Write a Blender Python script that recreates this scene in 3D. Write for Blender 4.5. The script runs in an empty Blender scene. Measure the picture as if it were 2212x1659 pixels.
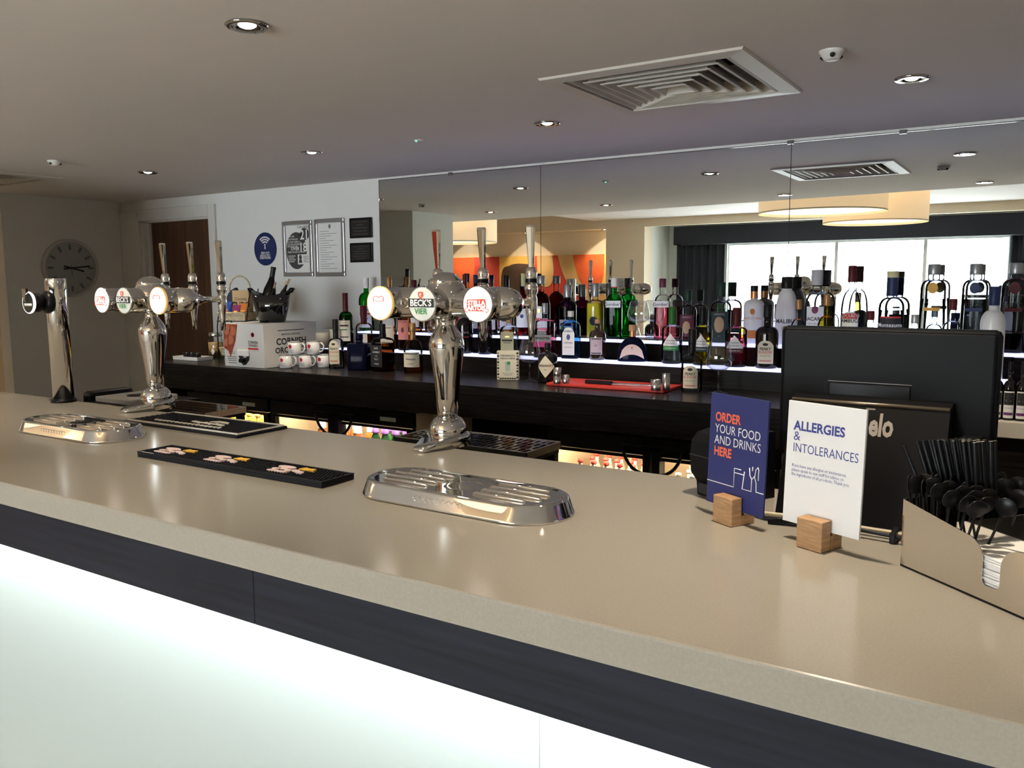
import bpy, bmesh, math, random
import numpy as np
from mathutils import Vector, Matrix
random.seed(7)
C = bpy.context.scene.collection
scene = bpy.context.scene
PI = math.pi

# ------------------------------------------------------------------ camera
F, YAW, PIT, ROL = 1811.0, 0.5702, 0.1208, -0.006076
CAM = np.array([0, 0, 1.55])
_fw = np.array([-math.sin(YAW)*math.cos(PIT), math.cos(YAW)*math.cos(PIT), -math.sin(PIT)])
_r0 = np.array([math.cos(YAW), math.sin(YAW), 0.0])
_u0 = np.cross(_r0, _fw)
_r = _r0*math.cos(ROL) + _u0*math.sin(ROL)
_u = -_r0*math.sin(ROL) + _u0*math.cos(ROL)
cam = bpy.data.objects.new('camera', bpy.data.cameras.new('camera'))
C.objects.link(cam)
cam.data.sensor_width = 36.0
cam.data.sensor_fit = 'HORIZONTAL'
cam.data.lens = F/2212.0*36.0
cam.data.clip_start = 0.02
cam.matrix_world = Matrix(((_r[0], _u[0], -_fw[0], 0), (_r[1], _u[1], -_fw[1], 0), (_r[2], _u[2], -_fw[2], CAM[2]), (0, 0, 0, 1)))
scene.camera = cam

def ray(x, y): return _fw + _r*(x-1106)/F - _u*(y-829.5)/F
def onz(x, y, z):
    d = ray(x, y); return CAM + d*(z-CAM[2])/d[2]
def ony(x, y, Y):
    d = ray(x, y); return CAM + d*Y/d[1]
def onx(x, y, X):
    d = ray(x, y); return CAM + d*X/d[0]
def ppm(P): return F/float((np.array(P)-CAM) @ _fw)      # pixels per metre at a point

# ------------------------------------------------------------------ light of the place
scene.view_settings.view_transform = 'Standard'
scene.view_settings.look = 'None'
scene.view_settings.gamma = 1.0
scene.view_settings.use_curve_mapping = False
scene.view_settings.exposure = 0.30
scene.cycles.max_bounces = 14
scene.cycles.diffuse_bounces = 5
scene.cycles.glossy_bounces = 8
scene.cycles.transmission_bounces = 10
scene.cycles.transparent_max_bounces = 40
scene.cycles.caustics_reflective = False
scene.cycles.caustics_refractive = False
scene.cycles.sample_clamp_indirect = 6.0
world = bpy.data.worlds.new('overcast_sky'); scene.world = world
world.use_nodes = True
wb = world.node_tree.nodes['Background']
wb.inputs[0].default_value = (0.90, 0.96, 1.0, 1)
wb.inputs[1].default_value = 16.0
WIN_Y = -5.35
pl = bpy.data.lights.new('window_portal', 'AREA'); pl.shape = 'RECTANGLE'; pl.size = 3.85; pl.size_y = 1.75
pl.cycles.is_portal = True
po = bpy.data.objects.new('window_portal', pl); C.objects.link(po)
po.location = (-2.41, WIN_Y+0.01, 1.25); po.rotation_euler = (-PI/2, 0, 0)

YW = 3.83       # mirror / back wall
ZC = 2.163      # bar ceiling
ZB = 1.10       # bar top and back counter top
Z1, Y1 = 1.188, 3.43
Z2, Y2 = 1.27, 3.63

# ------------------------------------------------------------------ materials
MATS = {}
def mat(name, col=(0.8, 0.8, 0.8), rough=0.5, metal=0.0, spec=0.5, coat=0.0, emit=None, estr=0.0, noise=None, bump=0.0, bscale=200.0, trans=0.0, ior=1.45, stretch=(1, 1, 1)):
    if name in MATS: return MATS[name]
    m = bpy.data.materials.new(name); m.use_nodes = True
    nt = m.node_tree; b = nt.nodes['Principled BSDF']
    b.inputs['Base Color'].default_value = (*col, 1)
    b.inputs['Roughness'].default_value = rough
    b.inputs['Metallic'].default_value = metal
    b.inputs['Specular IOR Level'].default_value = spec
    b.inputs['Coat Weight'].default_value = coat
    b.inputs['Transmission Weight'].default_value = trans
    b.inputs['IOR'].default_value = ior
    if emit:
        b.inputs['Emission Color'].default_value = (*emit, 1)
        b.inputs['Emission Strength'].default_value = estr
    if noise or bump:
        tc = nt.nodes.new('ShaderNodeTexCoord'); mp = nt.nodes.new('ShaderNodeMapping')
        mp.inputs['Scale'].default_value = stretch
        nt.links.new(tc.outputs['Object'], mp.inputs['Vector'])
    if noise:
        sc, amt = noise
        n = nt.nodes.new('ShaderNodeTexNoise'); n.inputs['Scale'].default_value = sc; n.inputs['Detail'].default_value = 4
        nt.links.new(mp.outputs['Vector'], n.inputs['Vector'])
        r = nt.nodes.new('ShaderNodeValToRGB')
        r.color_ramp.elements[0].position = 0.3; r.color_ramp.elements[1].position = 0.7
        r.color_ramp.elements[0].color = (*[max(0, c*(1-amt)) for c in col], 1)
        r.color_ramp.elements[1].color = (*[min(1, c*(1+amt)) for c in col], 1)
        nt.links.new(n.outputs['Fac'], r.inputs['Fac']); nt.links.new(r.outputs['Color'], b.inputs['Base Color'])
    if bump:
        n2 = nt.nodes.new('ShaderNodeTexNoise'); n2.inputs['Scale'].default_value = bscale; n2.inputs['Detail'].default_value = 3
        nt.links.new(mp.outputs['Vector'], n2.inputs['Vector'])
        bp = nt.nodes.new('ShaderNodeBump'); bp.inputs['Strength'].default_value = bump; bp.inputs['Distance'].default_value = 0.002
        nt.links.new(n2.outputs['Fac'], bp.inputs['Height']); nt.links.new(bp.outputs['Normal'], b.inputs['Normal'])
    MATS[name] = m
    return m

def glass(name, tint=(0.95, 0.97, 0.97), ior=1.24, rough=0.0, twosided=False):
    """thin clear or tinted glass: straight transmission plus Fresnel reflection"""
    if name in MATS: return MATS[name]
    m = bpy.data.materials.new(name); m.use_nodes = True
    nt = m.node_tree; nt.nodes.clear()
    out = nt.nodes.new('ShaderNodeOutputMaterial'); mix = nt.nodes.new('ShaderNodeMixShader')
    tr = nt.nodes.new('ShaderNodeBsdfTransparent'); gl = nt.nodes.new('ShaderNodeBsdfGlossy'); fr = nt.nodes.new('ShaderNodeFresnel')
    tr.inputs['Color'].default_value = (*tint, 1); gl.inputs['Roughness'].default_value = rough
    if twosided:
        ge = nt.nodes.new('ShaderNodeNewGeometry'); mr_ = nt.nodes.new('ShaderNodeMapRange')
        mr_.inputs['To Min'].default_value = ior; mr_.inputs['To Max'].default_value = 1.0/ior
        nt.links.new(ge.outputs['Backfacing'], mr_.inputs['Value']); nt.links.new(mr_.outputs[0], fr.inputs['IOR'])
    fr.inputs['IOR'].default_value = ior
    nt.links.new(fr.outputs[0], mix.inputs[0]); nt.links.new(tr.outputs[0], mix.inputs[1]); nt.links.new(gl.outputs[0], mix.inputs[2])
    nt.links.new(mix.outputs[0], out.inputs['Surface'])
    MATS[name] = m
    return m

M_white = mat('white_wall_paint', (0.78, 0.78, 0.76), 0.7, noise=(3, 0.02), bump=0.05, bscale=120)
M_ceil = mat('ceiling_plaster', (0.75, 0.715, 0.69), 0.75, noise=(1.2, 0.03), bump=0.05, bscale=60)
M_cream = mat('cream_wall_paint', (0.72, 0.62, 0.47), 0.75, noise=(3, 0.02))
M_pale = mat('pale_wall_paint', (0.74, 0.77, 0.73), 0.75, noise=(3, 0.02))
M_taupe = mat('taupe_wall_paint', (0.50, 0.47, 0.44), 0.75, noise=(3, 0.02))
M_floor = mat('floor_carpet', (0.38, 0.34, 0.28), 0.95, noise=(60, 0.2), bump=0.4, bscale=300)
M_bartop = mat('beige_solid_surface', (0.350, 0.322, 0.272), 0.16, noise=(260, 0.05), spec=0.55)
M_navy = mat('navy_woodgrain_laminate', (0.010, 0.012, 0.021), 0.45, spec=0.3, noise=(14, 0.45), stretch=(0.25, 6, 6))
M_dark = mat('dark_wenge_laminate', (0.014, 0.012, 0.011), 0.26, spec=0.10, noise=(18, 0.4), stretch=(0.3, 6, 6))
M_chrome = mat('polished_chrome', (0.70, 0.69, 0.67), 0.04, metal=1.0)
M_chrome_dk = mat('smoked_chrome', (0.42, 0.40, 0.38), 0.08, metal=1.0)
M_steel = mat('brushed_steel', (0.62, 0.61, 0.59), 0.24, metal=1.0, bump=0.05, bscale=400, stretch=(1, 30, 30))
M_black = mat('black_plastic', (0.005, 0.005, 0.006), 0.33, spec=0.22)
M_blackm = mat('matt_black_plastic', (0.0035, 0.0042, 0.0055), 0.55, spec=0.16)
M_rubber = mat('black_bar_rubber', (0.007, 0.008, 0.012), 0.6, spec=0.25)
M_mirror = mat('silvered_mirror', (0.86, 0.89, 0.87), 0.0, metal=1.0)
M_whitep = mat('white_print', (0.85, 0.85, 0.84), 0.5)
M_paper = mat('white_paper', (0.80, 0.80, 0.79), 0.7)
M_ink = mat('black_ink', (0.015, 0.015, 0.017), 0.6)
M_inkgrey = mat('grey_ink', (0.18, 0.18, 0.20), 0.6)
M_red = mat('red_ink', (0.55, 0.03, 0.03), 0.5)
M_blueink = mat('blue_ink', (0.035, 0.05, 0.24), 0.5)
M_gold = mat('gold_foil', (0.62, 0.42, 0.12), 0.3, metal=0.9)
M_cream_lb = mat('cream_label_paper', (0.72, 0.66, 0.50), 0.6)
M_glass = glass('clear_bottle_glass', (0.93, 0.955, 0.95), 1.24)
M_wglass = glass('clear_wine_glass', (0.97, 0.98, 0.98), 1.65, 0.0, True)

# ------------------------------------------------------------------ mesh helpers
class MB:
    def __init__(s): s.v = []; s.f = []; s.sm = []
    def add(s, vs, fs, smooth=False):
        o = len(s.v); s.v += [tuple(v) for v in vs]; s.f += [tuple(i+o for i in q) for q in fs]; s.sm += [smooth]*len(fs); return s
    def box(s, x0, x1, y0, y1, z0, z1):
        return s.add([(x0,y0,z0),(x1,y0,z0),(x1,y1,z0),(x0,y1,z0),(x0,y0,z1),(x1,y0,z1),(x1,y1,z1),(x0,y1,z1)],
                     [(0,3,2,1),(4,5,6,7),(0,1,5,4),(1,2,6,5),(2,3,7,6),(3,0,4,7)])
    def bbox(s, x0, x1, y0, y1, z0, z1, b=0.003):
        """box with bevelled edges"""
        bm = bmesh.new(); bmesh.ops.create_cube(bm, size=1.0)
        for v in bm.verts:
            v.co = ((x0+x1)/2+v.co.x*(x1-x0), (y0+y1)/2+v.co.y*(y1-y0), (z0+z1)/2+v.co.z*(z1-z0))
        bmesh.ops.bevel(bm, geom=bm.edges[:], offset=b, segments=2, profile=0.5, affect='EDGES')
        bm.verts.index_update()
        s.add([v.co[:] for v in bm.verts], [[v.index for v in f.verts] for f in bm.faces]); bm.free(); return s
    def lathe(s, prof, n=24, c=(0,0,0), axis='Z', sq=0.0, sx=1.0, sy=1.0, smooth=True, cap0=True, cap1=True):
        """prof: (radius, height). sq>0 makes the section a rounded square (superellipse)"""
        vs = []
        for r, h in prof:
            for k in range(n):
                a = 2*PI*(k+0.5)/n if sq else 2*PI*k/n
                ca, sa = math.cos(a), math.sin(a)
                if sq:
                    e = 2.0/(2.0+sq); x = math.copysign(abs(ca)**e, ca); y = math.copysign(abs(sa)**e, sa)
                else: x, y = ca, sa
                p = (x*r*sx, y*r*sy, h)
                if axis == 'Y': p = (p[0], p[2], -p[1])
                elif axis == 'X': p = (p[2], p[1], -p[0])
                vs.append((p[0]+c[0], p[1]+c[1], p[2]+c[2]))
        fs = []; m = len(prof)
        for i in range(m-1):
            for k in range(n):
                fs.append((i*n+k, i*n+(k+1) % n, (i+1)*n+(k+1) % n, (i+1)*n+k))
        s.add(vs, fs, smooth)
        o = len(s.v)-len(vs)
        if cap0 and prof[0][0] > 1e-5: s.f.append(tuple(o+k for k in range(n-1, -1, -1))); s.sm.append(False)
        if cap1 and prof[-1][0] > 1e-5: s.f.append(tuple(o+(m-1)*n+k for k in range(n))); s.sm.append(False)
        return s
    def tube(s, pts, r, n=10, caps=True, smooth=True):
        pts = [Vector(p) for p in pts]; vs = []; fs = []
        rs = r if isinstance(r, (list, tuple)) else [r]*len(pts)
        prev = None
        for i, p in enumerate(pts):
            t = (pts[min(i+1, len(pts)-1)]-pts[max(i-1, 0)]).normalized()
            if prev is None:
                a = Vector((0, 0, 1)) if abs(t.z) < 0.9 else Vector((1, 0, 0))
                nrm = t.cross(a).normalized()
            else: nrm = (prev - t*prev.dot(t)).normalized()
            prev = nrm; b = t.cross(nrm)
            for k in range(n):
                q = p + (nrm*math.cos(2*PI*k/n)+b*math.sin(2*PI*k/n))*rs[i]
                vs.append(q[:])
        for i in range(len(pts)-1):
            for k in range(n): fs.append((i*n+k, i*n+(k+1) % n, (i+1)*n+(k+1) % n, (i+1)*n+k))
        s.add(vs, fs, smooth); o = len(s.v)-len(vs)
        if caps:
            s.f.append(tuple(o+k for k in range(n-1, -1, -1))); s.sm.append(False)
            s.f.append(tuple(o+(len(pts)-1)*n+k for k in range(n))); s.sm.append(False)
        return s
    def prism(s, poly, z0, z1, plane='XY'):
        """extruded polygon; plane XY -> along z, XZ -> along y"""
        n = len(poly); vs = []
        for h in (z0, z1):
            for a, b in poly: vs.append((a, b, h) if plane == 'XY' else ((a, h, b) if plane == 'XZ' else (h, a, b)))
        fs = [tuple(range(n-1, -1, -1)), tuple(range(n, 2*n))] + [(k, (k+1) % n, n+(k+1) % n, n+k) for k in range(n)]
        return s.add(vs, fs)
    def build(s, name, m, parent=None, loc=None, rot=None):
        me = bpy.data.meshes.new(name); me.from_pydata(s.v, [], s.f)
        me.polygons.foreach_set('use_smooth', s.sm); me.update()
        bm = bmesh.new(); bm.from_mesh(me); bmesh.ops.recalc_face_normals(bm, faces=bm.faces); bm.to_mesh(me); bm.free()
        me.materials.append(m)
        o = bpy.data.objects.new(name, me); C.objects.link(o)
        if parent: o.parent = parent
        if loc is not None: o.location = [float(q) for q in loc]
        if rot is not None: o.rotation_euler = rot
        return o

def tag(o, label=None, cat=None, group=None, kind=None):
    if label: o['label'] = label
    if cat: o['category'] = cat
    if group: o['group'] = group
    if kind: o['kind'] = kind
    return o
def thing(name, label, cat, loc=(0, 0, 0), rz=0.0, group=None):
    o = bpy.data.objects.new(name, None); C.objects.link(o); o.empty_display_size = 0.05
    o.location = [float(q) for q in loc]; o.rotation_euler = (0, 0, rz)
    return tag(o, label, cat, group)
def struct(name, mb, m, parent=None):
    o = mb.build(name, m, parent)
    if parent is None: o['kind'] = 'structure'
    return o
def copy_tree(o, parent=None):
    c = o.copy(); C.objects.link(c); c.parent = parent
    for ch in list(o.children): copy_tree(ch, c)
    return c

def text_geo(txt, size, bold=0.0, align='CENTER', res=2, sx=1.0, spacing=1.0):
    """filled letters as (verts 2D, faces), centred on the origin, cap height about 0.7*size"""
    cu = bpy.data.curves.new('t', 'FONT'); cu.body = txt; cu.size = size; cu.align_x = align; cu.align_y = 'CENTER'
    cu.offset = bold*size; cu.resolution_u = res; cu.space_character = spacing
    o = bpy.data.objects.new('t', cu)
    me = o.to_mesh()
    vs = [(v.co.x*sx, v.co.y) for v in me.vertices]; fs = [tuple(p.vertices) for p in me.polygons]
    o.to_mesh_clear(); bpy.data.objects.remove(o); bpy.data.curves.remove(cu)
    return vs, fs
def flat_text(mb, txt, size, u, v, d, plane='XZ', **kw):
    """letters on a flat face. XZ: reads from -Y (x to the right, z up) at y=d"""
    vs, fs = text_geo(txt, size, **kw)
    out = []
    for a, b in vs:
        out.append((u+a, d, v+b) if plane == 'XZ' else ((u+a, v+b, d) if plane == 'XY' else (d, u+a, v+b)))
    mb.add(out, fs); return mb
def quad(mb, x0, x1, z0, z1, y):
    return mb.add([(x0, y, z0), (x1, y, z0), (x1, y, z1), (x0, y, z1)], [(0, 1, 2, 3)])
def disc_pts(r, n=28, sx=1.0, sy=1.0, c=(0, 0)):
    return [(c[0]+r*sx*math.cos(2*PI*k/n), c[1]+r*sy*math.sin(2*PI*k/n)) for k in range(n)]

# ------------------------------------------------------------------ the room
ZU = 2.50
def edge_y(x): return 1.22 + 0.12*x
struct('floor', MB().box(-10.2, 2.8, -5.6, 4.0, -0.1, 0.0), M_floor)
VENTS = [(-5.47, -4.84, 2.14, 2.77), (-1.352, -0.722, 2.262, 2.892)]
ce = MB().prism([(-10.1, 0.66), (-4.66, edge_y(-4.66)), (2.7, edge_y(2.7)), (2.7, 2.0), (-10.1, 2.0)], ZC, ZU+0.5)
cx = -10.1
for vx0, vx1, vy0, vy1 in VENTS:
    vx0 += 0.05; vx1 -= 0.05; vy0 += 0.05; vy1 -= 0.05
    ce.box(cx, vx0, 2.0, 3.94, ZC, ZU+0.5).box(vx0, vx1, 2.0, vy0, ZC, ZU+0.5).box(vx0, vx1, vy1, 3.94, ZC, ZU+0.5).box(vx0, vx1, vy0, vy1, ZC+0.12, ZU+0.5); cx = vx1
ce.box(cx, 2.7, 2.0, 3.94, ZC, ZU+0.5)
struct('ceiling', ce, M_ceil)
struct('ceiling_lounge', MB().box(-6.15, 2.7, -4.35, 0.60, ZU, ZU+0.5).prism([(-6.15, 0.6), (2.7, 0.6), (2.7, 1.54), (-6.15, 0.6)][:3], ZU, ZU+0.5), M_ceil)
struct('ceiling_alcove', MB().box(-10.1, -6.15, -4.6, 0.7, 2.9, 3.0), M_ceil)
DX0, DX1, DZ = -5.72, -4.925, 2.012
struct('wall_back', MB().box(-6.1, DX0, YW, YW+0.12, 0, ZC).box(DX0, DX1, YW, YW+0.12, DZ, ZC).box(DX1, 2.7, YW, YW+0.12, 0, ZC), M_white)
struct('wall_left', MB().box(-6.07, -5.95, 2.96, YW, 0, ZC), M_white)
struct('wall_corridor', MB().box(-10.0, -6.07, 2.96, 3.06, 0, ZC), M_cream)
struct('wall_pier', MB().box(-6.0, -4.66, 1.37, 1.95, 0, ZC), M_pale)
struct('wall_lounge', MB().box(-10.1, -10.0, -4.7, 3.9, 0, 2.95), M_cream)
struct('wall_right', MB().box(2.6, 2.7, -5.5, 3.94, 0, 2.95), M_cream)
NX1, NZ1 = -5.93, 2.372
w = MB().box(NX1, -5.28, -4.65, -4.35, 0, NZ1).box(-10.0, -5.28, -4.65, -4.35, NZ1, 2.95).box(-10.0, NX1, -4.75, -4.65, 0, NZ1)
w.box(-5.28, 2.6, -4.45, -4.35, 2.38, 2.95)
struct('wall_window', w, M_cream)
GX0, GX1, GZ0, GZ1 = -4.32, -0.50, 0.35, 2.13
b = MB().box(-5.38, -5.28, -5.5, -4.65, 0, 2.5).box(-5.28, 2.6, -5.45, -4.45, 2.46, 2.56)
b.box(-5.28, GX0, -5.47, WIN_Y, 0, 2.46).box(GX1, 2.6, -5.47, WIN_Y, 0, 2.46).box(GX0, GX1, -5.47, WIN_Y, 0, GZ0).box(GX0, GX1, -5.47, WIN_Y, GZ1, 2.46)
struct('wall_bay', b, M_pale)
# window: three panes with slim mullions
wr = thing('window_1', None, None); wr['kind'] = 'structure'
M_frame = mat('white_window_frame', (0.75, 0.78, 0.78), 0.4)
xs = [GX0, -2.70, -1.52, GX1]
for i in range(3):
    MB().box(xs[i], xs[i+1], -5.42, -5.415, GZ0, GZ1).build('pane', glass('window_glass', (0.97, 0.98, 0.98), 1.45, 0.0, True), wr)
for x in xs:
    MB().box(x-0.022, x+0.022, -5.44, -5.40, GZ0, GZ1).build('mullion', M_frame, wr)
MB().box(GX0, GX1, -5.44, -5.39, GZ0-0.03, GZ0+0.03).box(GX0, GX1, -5.44, -5.39, GZ1-0.03, GZ1+0.02).build('window_frame', M_frame, wr)
# door with its frame
M_arch = mat('white_gloss_woodwork', (0.74, 0.73, 0.70), 0.35)
M_door = mat('dark_mahogany_door', (0.085, 0.040, 0.022), 0.4, noise=(9, 0.45), stretch=(5, 5, 0.25))
dr = thing('door_1', None, None); dr['kind'] = 'structure'
MB().box(DX0+0.03, DX1-0.005, YW+0.055, YW+0.10, 0.01, DZ-0.012).build('door_leaf', M_door, dr)
MB().box(DX0, DX0+0.03, YW+0.005, YW+0.11, 0, DZ).box(DX1-0.005, DX1, YW+0.005, YW+0.11, 0, DZ).box(DX0, DX1, YW+0.005, YW+0.11, DZ-0.012, DZ).box(DX0+0.03, DX0+0.055, YW+0.035, YW+0.055, 0, DZ-0.012).build('door_lining', M_arch, dr)
MB().lathe([(0.022, 0), (0.022, 0.008), (0.01, 0.012), (0.01, 0.05)], 16, (DX1-0.07, YW+0.055, 1.0), 'Y').box(DX1-0.18, DX1-0.06, YW+0.005, YW+0.018, 0.992, 1.008).build('door_handle', M_steel, dr)
ar = MB()
ar.bbox(-5.948, DX0, YW-0.018, YW, 0, 2.095, 0.004).bbox(DX1, -4.856, YW-0.018, YW, 0, 2.095, 0.004).bbox(DX0, DX1, YW-0.018, YW, DZ, 2.095, 0.004)
ar.bbox(-5.948, DX0, YW-0.024, YW-0.018, DZ+0.03, 2.075, 0.002)
struct('trim_1', ar, M_arch)
struct('baseboard_left', MB().bbox(-5.95, -5.935, 2.96, YW, 0, 0.1, 0.004), M_arch)

# ------------------------------------------------------------------ mirror wall
mr = thing('wall_mirror', 'large frameless wall mirror in tall panels behind the spirit shelves', 'mirror', (0, YW, 0))
mx = [-3.373, -2.268, -0.995, 0.28, 1.55]
for i in range(4):
    MB().box(mx[i]+0.0016, mx[i+1]-0.0016, -0.006, -0.0005, 1.275, ZC-0.016).build('mirror_panel', M_mirror, mr)
MB().box(mx[0]-0.002, mx[4], -0.0075, -0.0005, ZC-0.016, ZC-0.012).build('top_channel', M_chrome_dk, mr)
for x in (-2.85, -1.0, -0.55, 0.5):
    MB().bbox(x-0.014, x+0.014, -0.010, -0.0015, ZC-0.022, ZC-0.006, 0.001).build('mirror_clip', M_chrome_dk, mr)
MB().box(mx[0]-0.004, mx[0]-0.0005, -0.007, -0.0005, 1.275, ZC-0.012).build('edge_strip', M_chrome, mr)
for i in (1, 2, 3):
    MB().box(mx[i]-0.0013, mx[i]+0.0013, -0.0045, -0.0008, 1.275, ZC-0.016).build('joint', M_ink, mr)

# ------------------------------------------------------------------ bar
bar = thing('bar_counter', 'long beige bar counter with navy band and glowing white front', 'bar', (-1.7, 1.38, 0))
BX0, BX1 = -4.66+1.7, 1.3+1.7
YF, YBK = 0.9545-1.38, 1.815-1.38
MB().bbox(BX0, BX1, YF, YBK, 1.046, ZB, 0.004).build('worktop', M_bartop, bar)
jx = float(ony(552, 1300, 0.97)[0])+1.7
segs = [BX0] + [q for q in (jx-1.22, jx, jx+1.22) if BX0 < q < BX1] + [BX1]
for i in range(len(segs)-1):
    MB().bbox(segs[i]+0.0006, segs[i+1]-0.0006, YF+0.012, YF+0.032, 0.941, 1.046, 0.0012).build('fascia_band', M_navy, bar)
M_panel = mat('white_backpainted_glass', (0.33, 0.375, 0.36), 0.3)
px_ = float(ony(1134, 1640, 1.06)[0])+1.7
segs = [BX0] + [q for q in (px_-2.44, px_, px_+2.44) if BX0 < q < BX1] + [BX1]
for i in range(len(segs)-1):
    MB().bbox(segs[i]+0.0003, segs[i+1]-0.0003, YF+0.150, YF+0.160, 0.12, 1.03, 0.001).build('front_panel', M_panel, bar)
M_led = mat('white_led_strip', (0.9, 0.9, 0.9), 0.5, emit=(0.97, 1.0, 0.985), estr=95.0)
MB().box(BX0, BX1, YF+0.060, YF+0.100, 1.0335, 1.0365).build('led_strip', M_led, bar)
MB().box(BX0, BX1, YF+0.04, YF+0.14, 1.0366, 1.0455).build('led_channel', M_steel, bar)
MB().box(BX0, BX1, YF+0.165, YBK-0.10, 0.0, 1.045).build('carcass', M_dark, bar)
MB().box(BX0, BX1, YF+0.150, YF+0.160, 0.0, 0.119).build('plinth', M_black, bar)

# ------------------------------------------------------------------ back counter and lit tiers
CX0, CX1 = -4.42, -0.20
bc = thing('back_counter', 'dark wood back counter carrying bottles above the bottle fridges', 'counter', (-2.3, 3.4, 0))
o = 2.3
MB().bbox(CX0+o, CX1+o, 2.975-3.4, YW-3.4-0.001, ZB-0.04, ZB, 0.002).build('worktop', M_dark, bc)
MB().bbox(CX0+o, CX1+o, 2.985-3.4, 3.005-3.4, 0.955, ZB-0.04, 0.002).build('fascia_panel', M_dark, bc)
MB().box(CX0+o, CX0+o+0.03, 3.005-3.4, YW-3.4-0.001, 0, ZB-0.04).build('end_panel', M_dark, bc)
MB().box(CX1+o-0.03, CX1+o, 3.005-3.4, YW-3.4-0.001, 0, ZB-0.04).build('end_panel', M_dark, bc)
MB().box(CX0+o+0.03, CX1+o-0.03, YW-3.4-0.02, YW-3.4-0.001, 0, ZB-0.04).build('back_panel', M_dark, bc)
M_glow = mat('lit_acrylic_shelf', (0.55, 0.55, 0.66), 0.3, emit=(0.60, 0.62, 1.0), estr=1.3)
TX0, CXT = -3.52, -0.11
ts = thing('tiered_bottle_shelf', 'two-step dark bottle shelf with glowing lilac-white treads before the mirror', 'shelf', (-1.5, Y1, ZB))
o = 1.5
MB().box(TX0+o, CXT+o, 0, 0.2-0.0005, 0.0005, Z1-ZB-0.008).build('lower_riser', M_dark, ts)
MB().box(TX0+o+0.12, CXT+o, 0.2, 0.398, 0.0005, Z2-ZB-0.008).build('upper_riser', M_dark, ts)
MB().bbox(TX0+o, CXT+o, -0.004, 0.10, Z1-ZB-0.008, Z1-ZB, 0.001).build('lower_tread', M_glow, ts)
MB().box(TX0+o, CXT+o, 0.10, 0.199, Z1-ZB-0.008, Z1-ZB-0.0002).build('lower_tread_back', M_black, ts)
MB().bbox(TX0+o+0.12, 1.6+o, 0.196, 0.30, Z2-ZB-0.008, Z2-ZB, 0.001).build('upper_tread', M_glow, ts)
MB().box(TX0+o+0.12, 1.6+o, 0.30, 0.392, Z2-ZB-0.008, Z2-ZB-0.0002).build('upper_tread_back', M_black, ts)
# wine shelf at the right-hand end
wsf = thing('wine_shelf', 'low white-edged shelf holding wine bottles beyond the till', 'shelf', (0.6, 3.5, 0))
MB().bbox(-0.795, 1.0, -0.17, 0.12, 1.004, 1.060, 0.002).build('shelf_board', mat('white_shelf_laminate', (0.7, 0.66, 0.58), 0.4), wsf)
MB().box(-0.705, 1.0, 0.1205, 0.325, 0, 1.26).build('back_panel', M_dark, wsf)
MB().box(-0.795, 1.0, -0.15, 0.12, 0, 1.003).build('cabinet', M_dark, wsf)

# ------------------------------------------------------------------ ceiling fittings
M_lens = mat('lit_downlight_lens', (1, 1, 1), 0.4, emit=(1.0, 0.90, 0.74), estr=40.0)
def downlight(x, y, label, power=9.0, z=ZC, spot=True, size=84):
    t = thing('recessed_downlight', label, 'light', (x, y, z), 0, 'recessed ceiling downlights')
    MB().lathe([(0.050, -0.0005), (0.052, -0.003), (0.046, -0.007), (0.028, -0.0035), (0.0215, -0.0012)], 32, cap0=False, cap1=False).build('bezel', M_chrome_dk, t)
    MB().lathe([(0.0, -0.0075), (0.010, -0.007), (0.017, -0.0045), (0.021, -0.0012)], 24, cap1=False).build('lamp', M_lens, t)
    if spot:
        l = bpy.data.lights.new('downlight_beam', 'SPOT'); l.energy = power; l.color = (1.0, 0.84, 0.64); l.spot_size = math.radians(size); l.spot_blend = 0.55; l.shadow_soft_size = 0.022
        lo = bpy.data.objects.new('downlight_beam', l); C.objects.link(lo); lo.parent = t; lo.location = (0, 0, -0.012)
    return t
DL = [(-0.40, 2.90, 'round chrome downlight above the aisle nearest the smoke detector by the air vent'),
      (-1.69, 2.90, 'round chrome downlight in the ceiling just left of the square air vent'),
      (-2.97, 2.90, 'round chrome downlight above the cider box end of the back counter'),
      (-4.22, 2.89, 'round chrome downlight nearest the doorway with the clock'),
      (-0.40, 1.46, 'round chrome downlight directly above the order sign on the bar'),
      (-1.655, 1.42, 'large-looking chrome downlight directly above the front beer tower'),
      (-3.06, 1.46, 'round chrome downlight above the rubber bar mats'),
      (-4.18, 1.46, 'round chrome downlight at the far end of the bar by the pier')]
for i, (x, y, lb) in enumerate(DL): downlight(x, y, lb, (34.0 if i < 4 else 24.0) if i != 4 else 42.0)
downlight(-7.2, 2.1, 'downlight lighting the corridor beyond the clock wall', 90.0)

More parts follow.
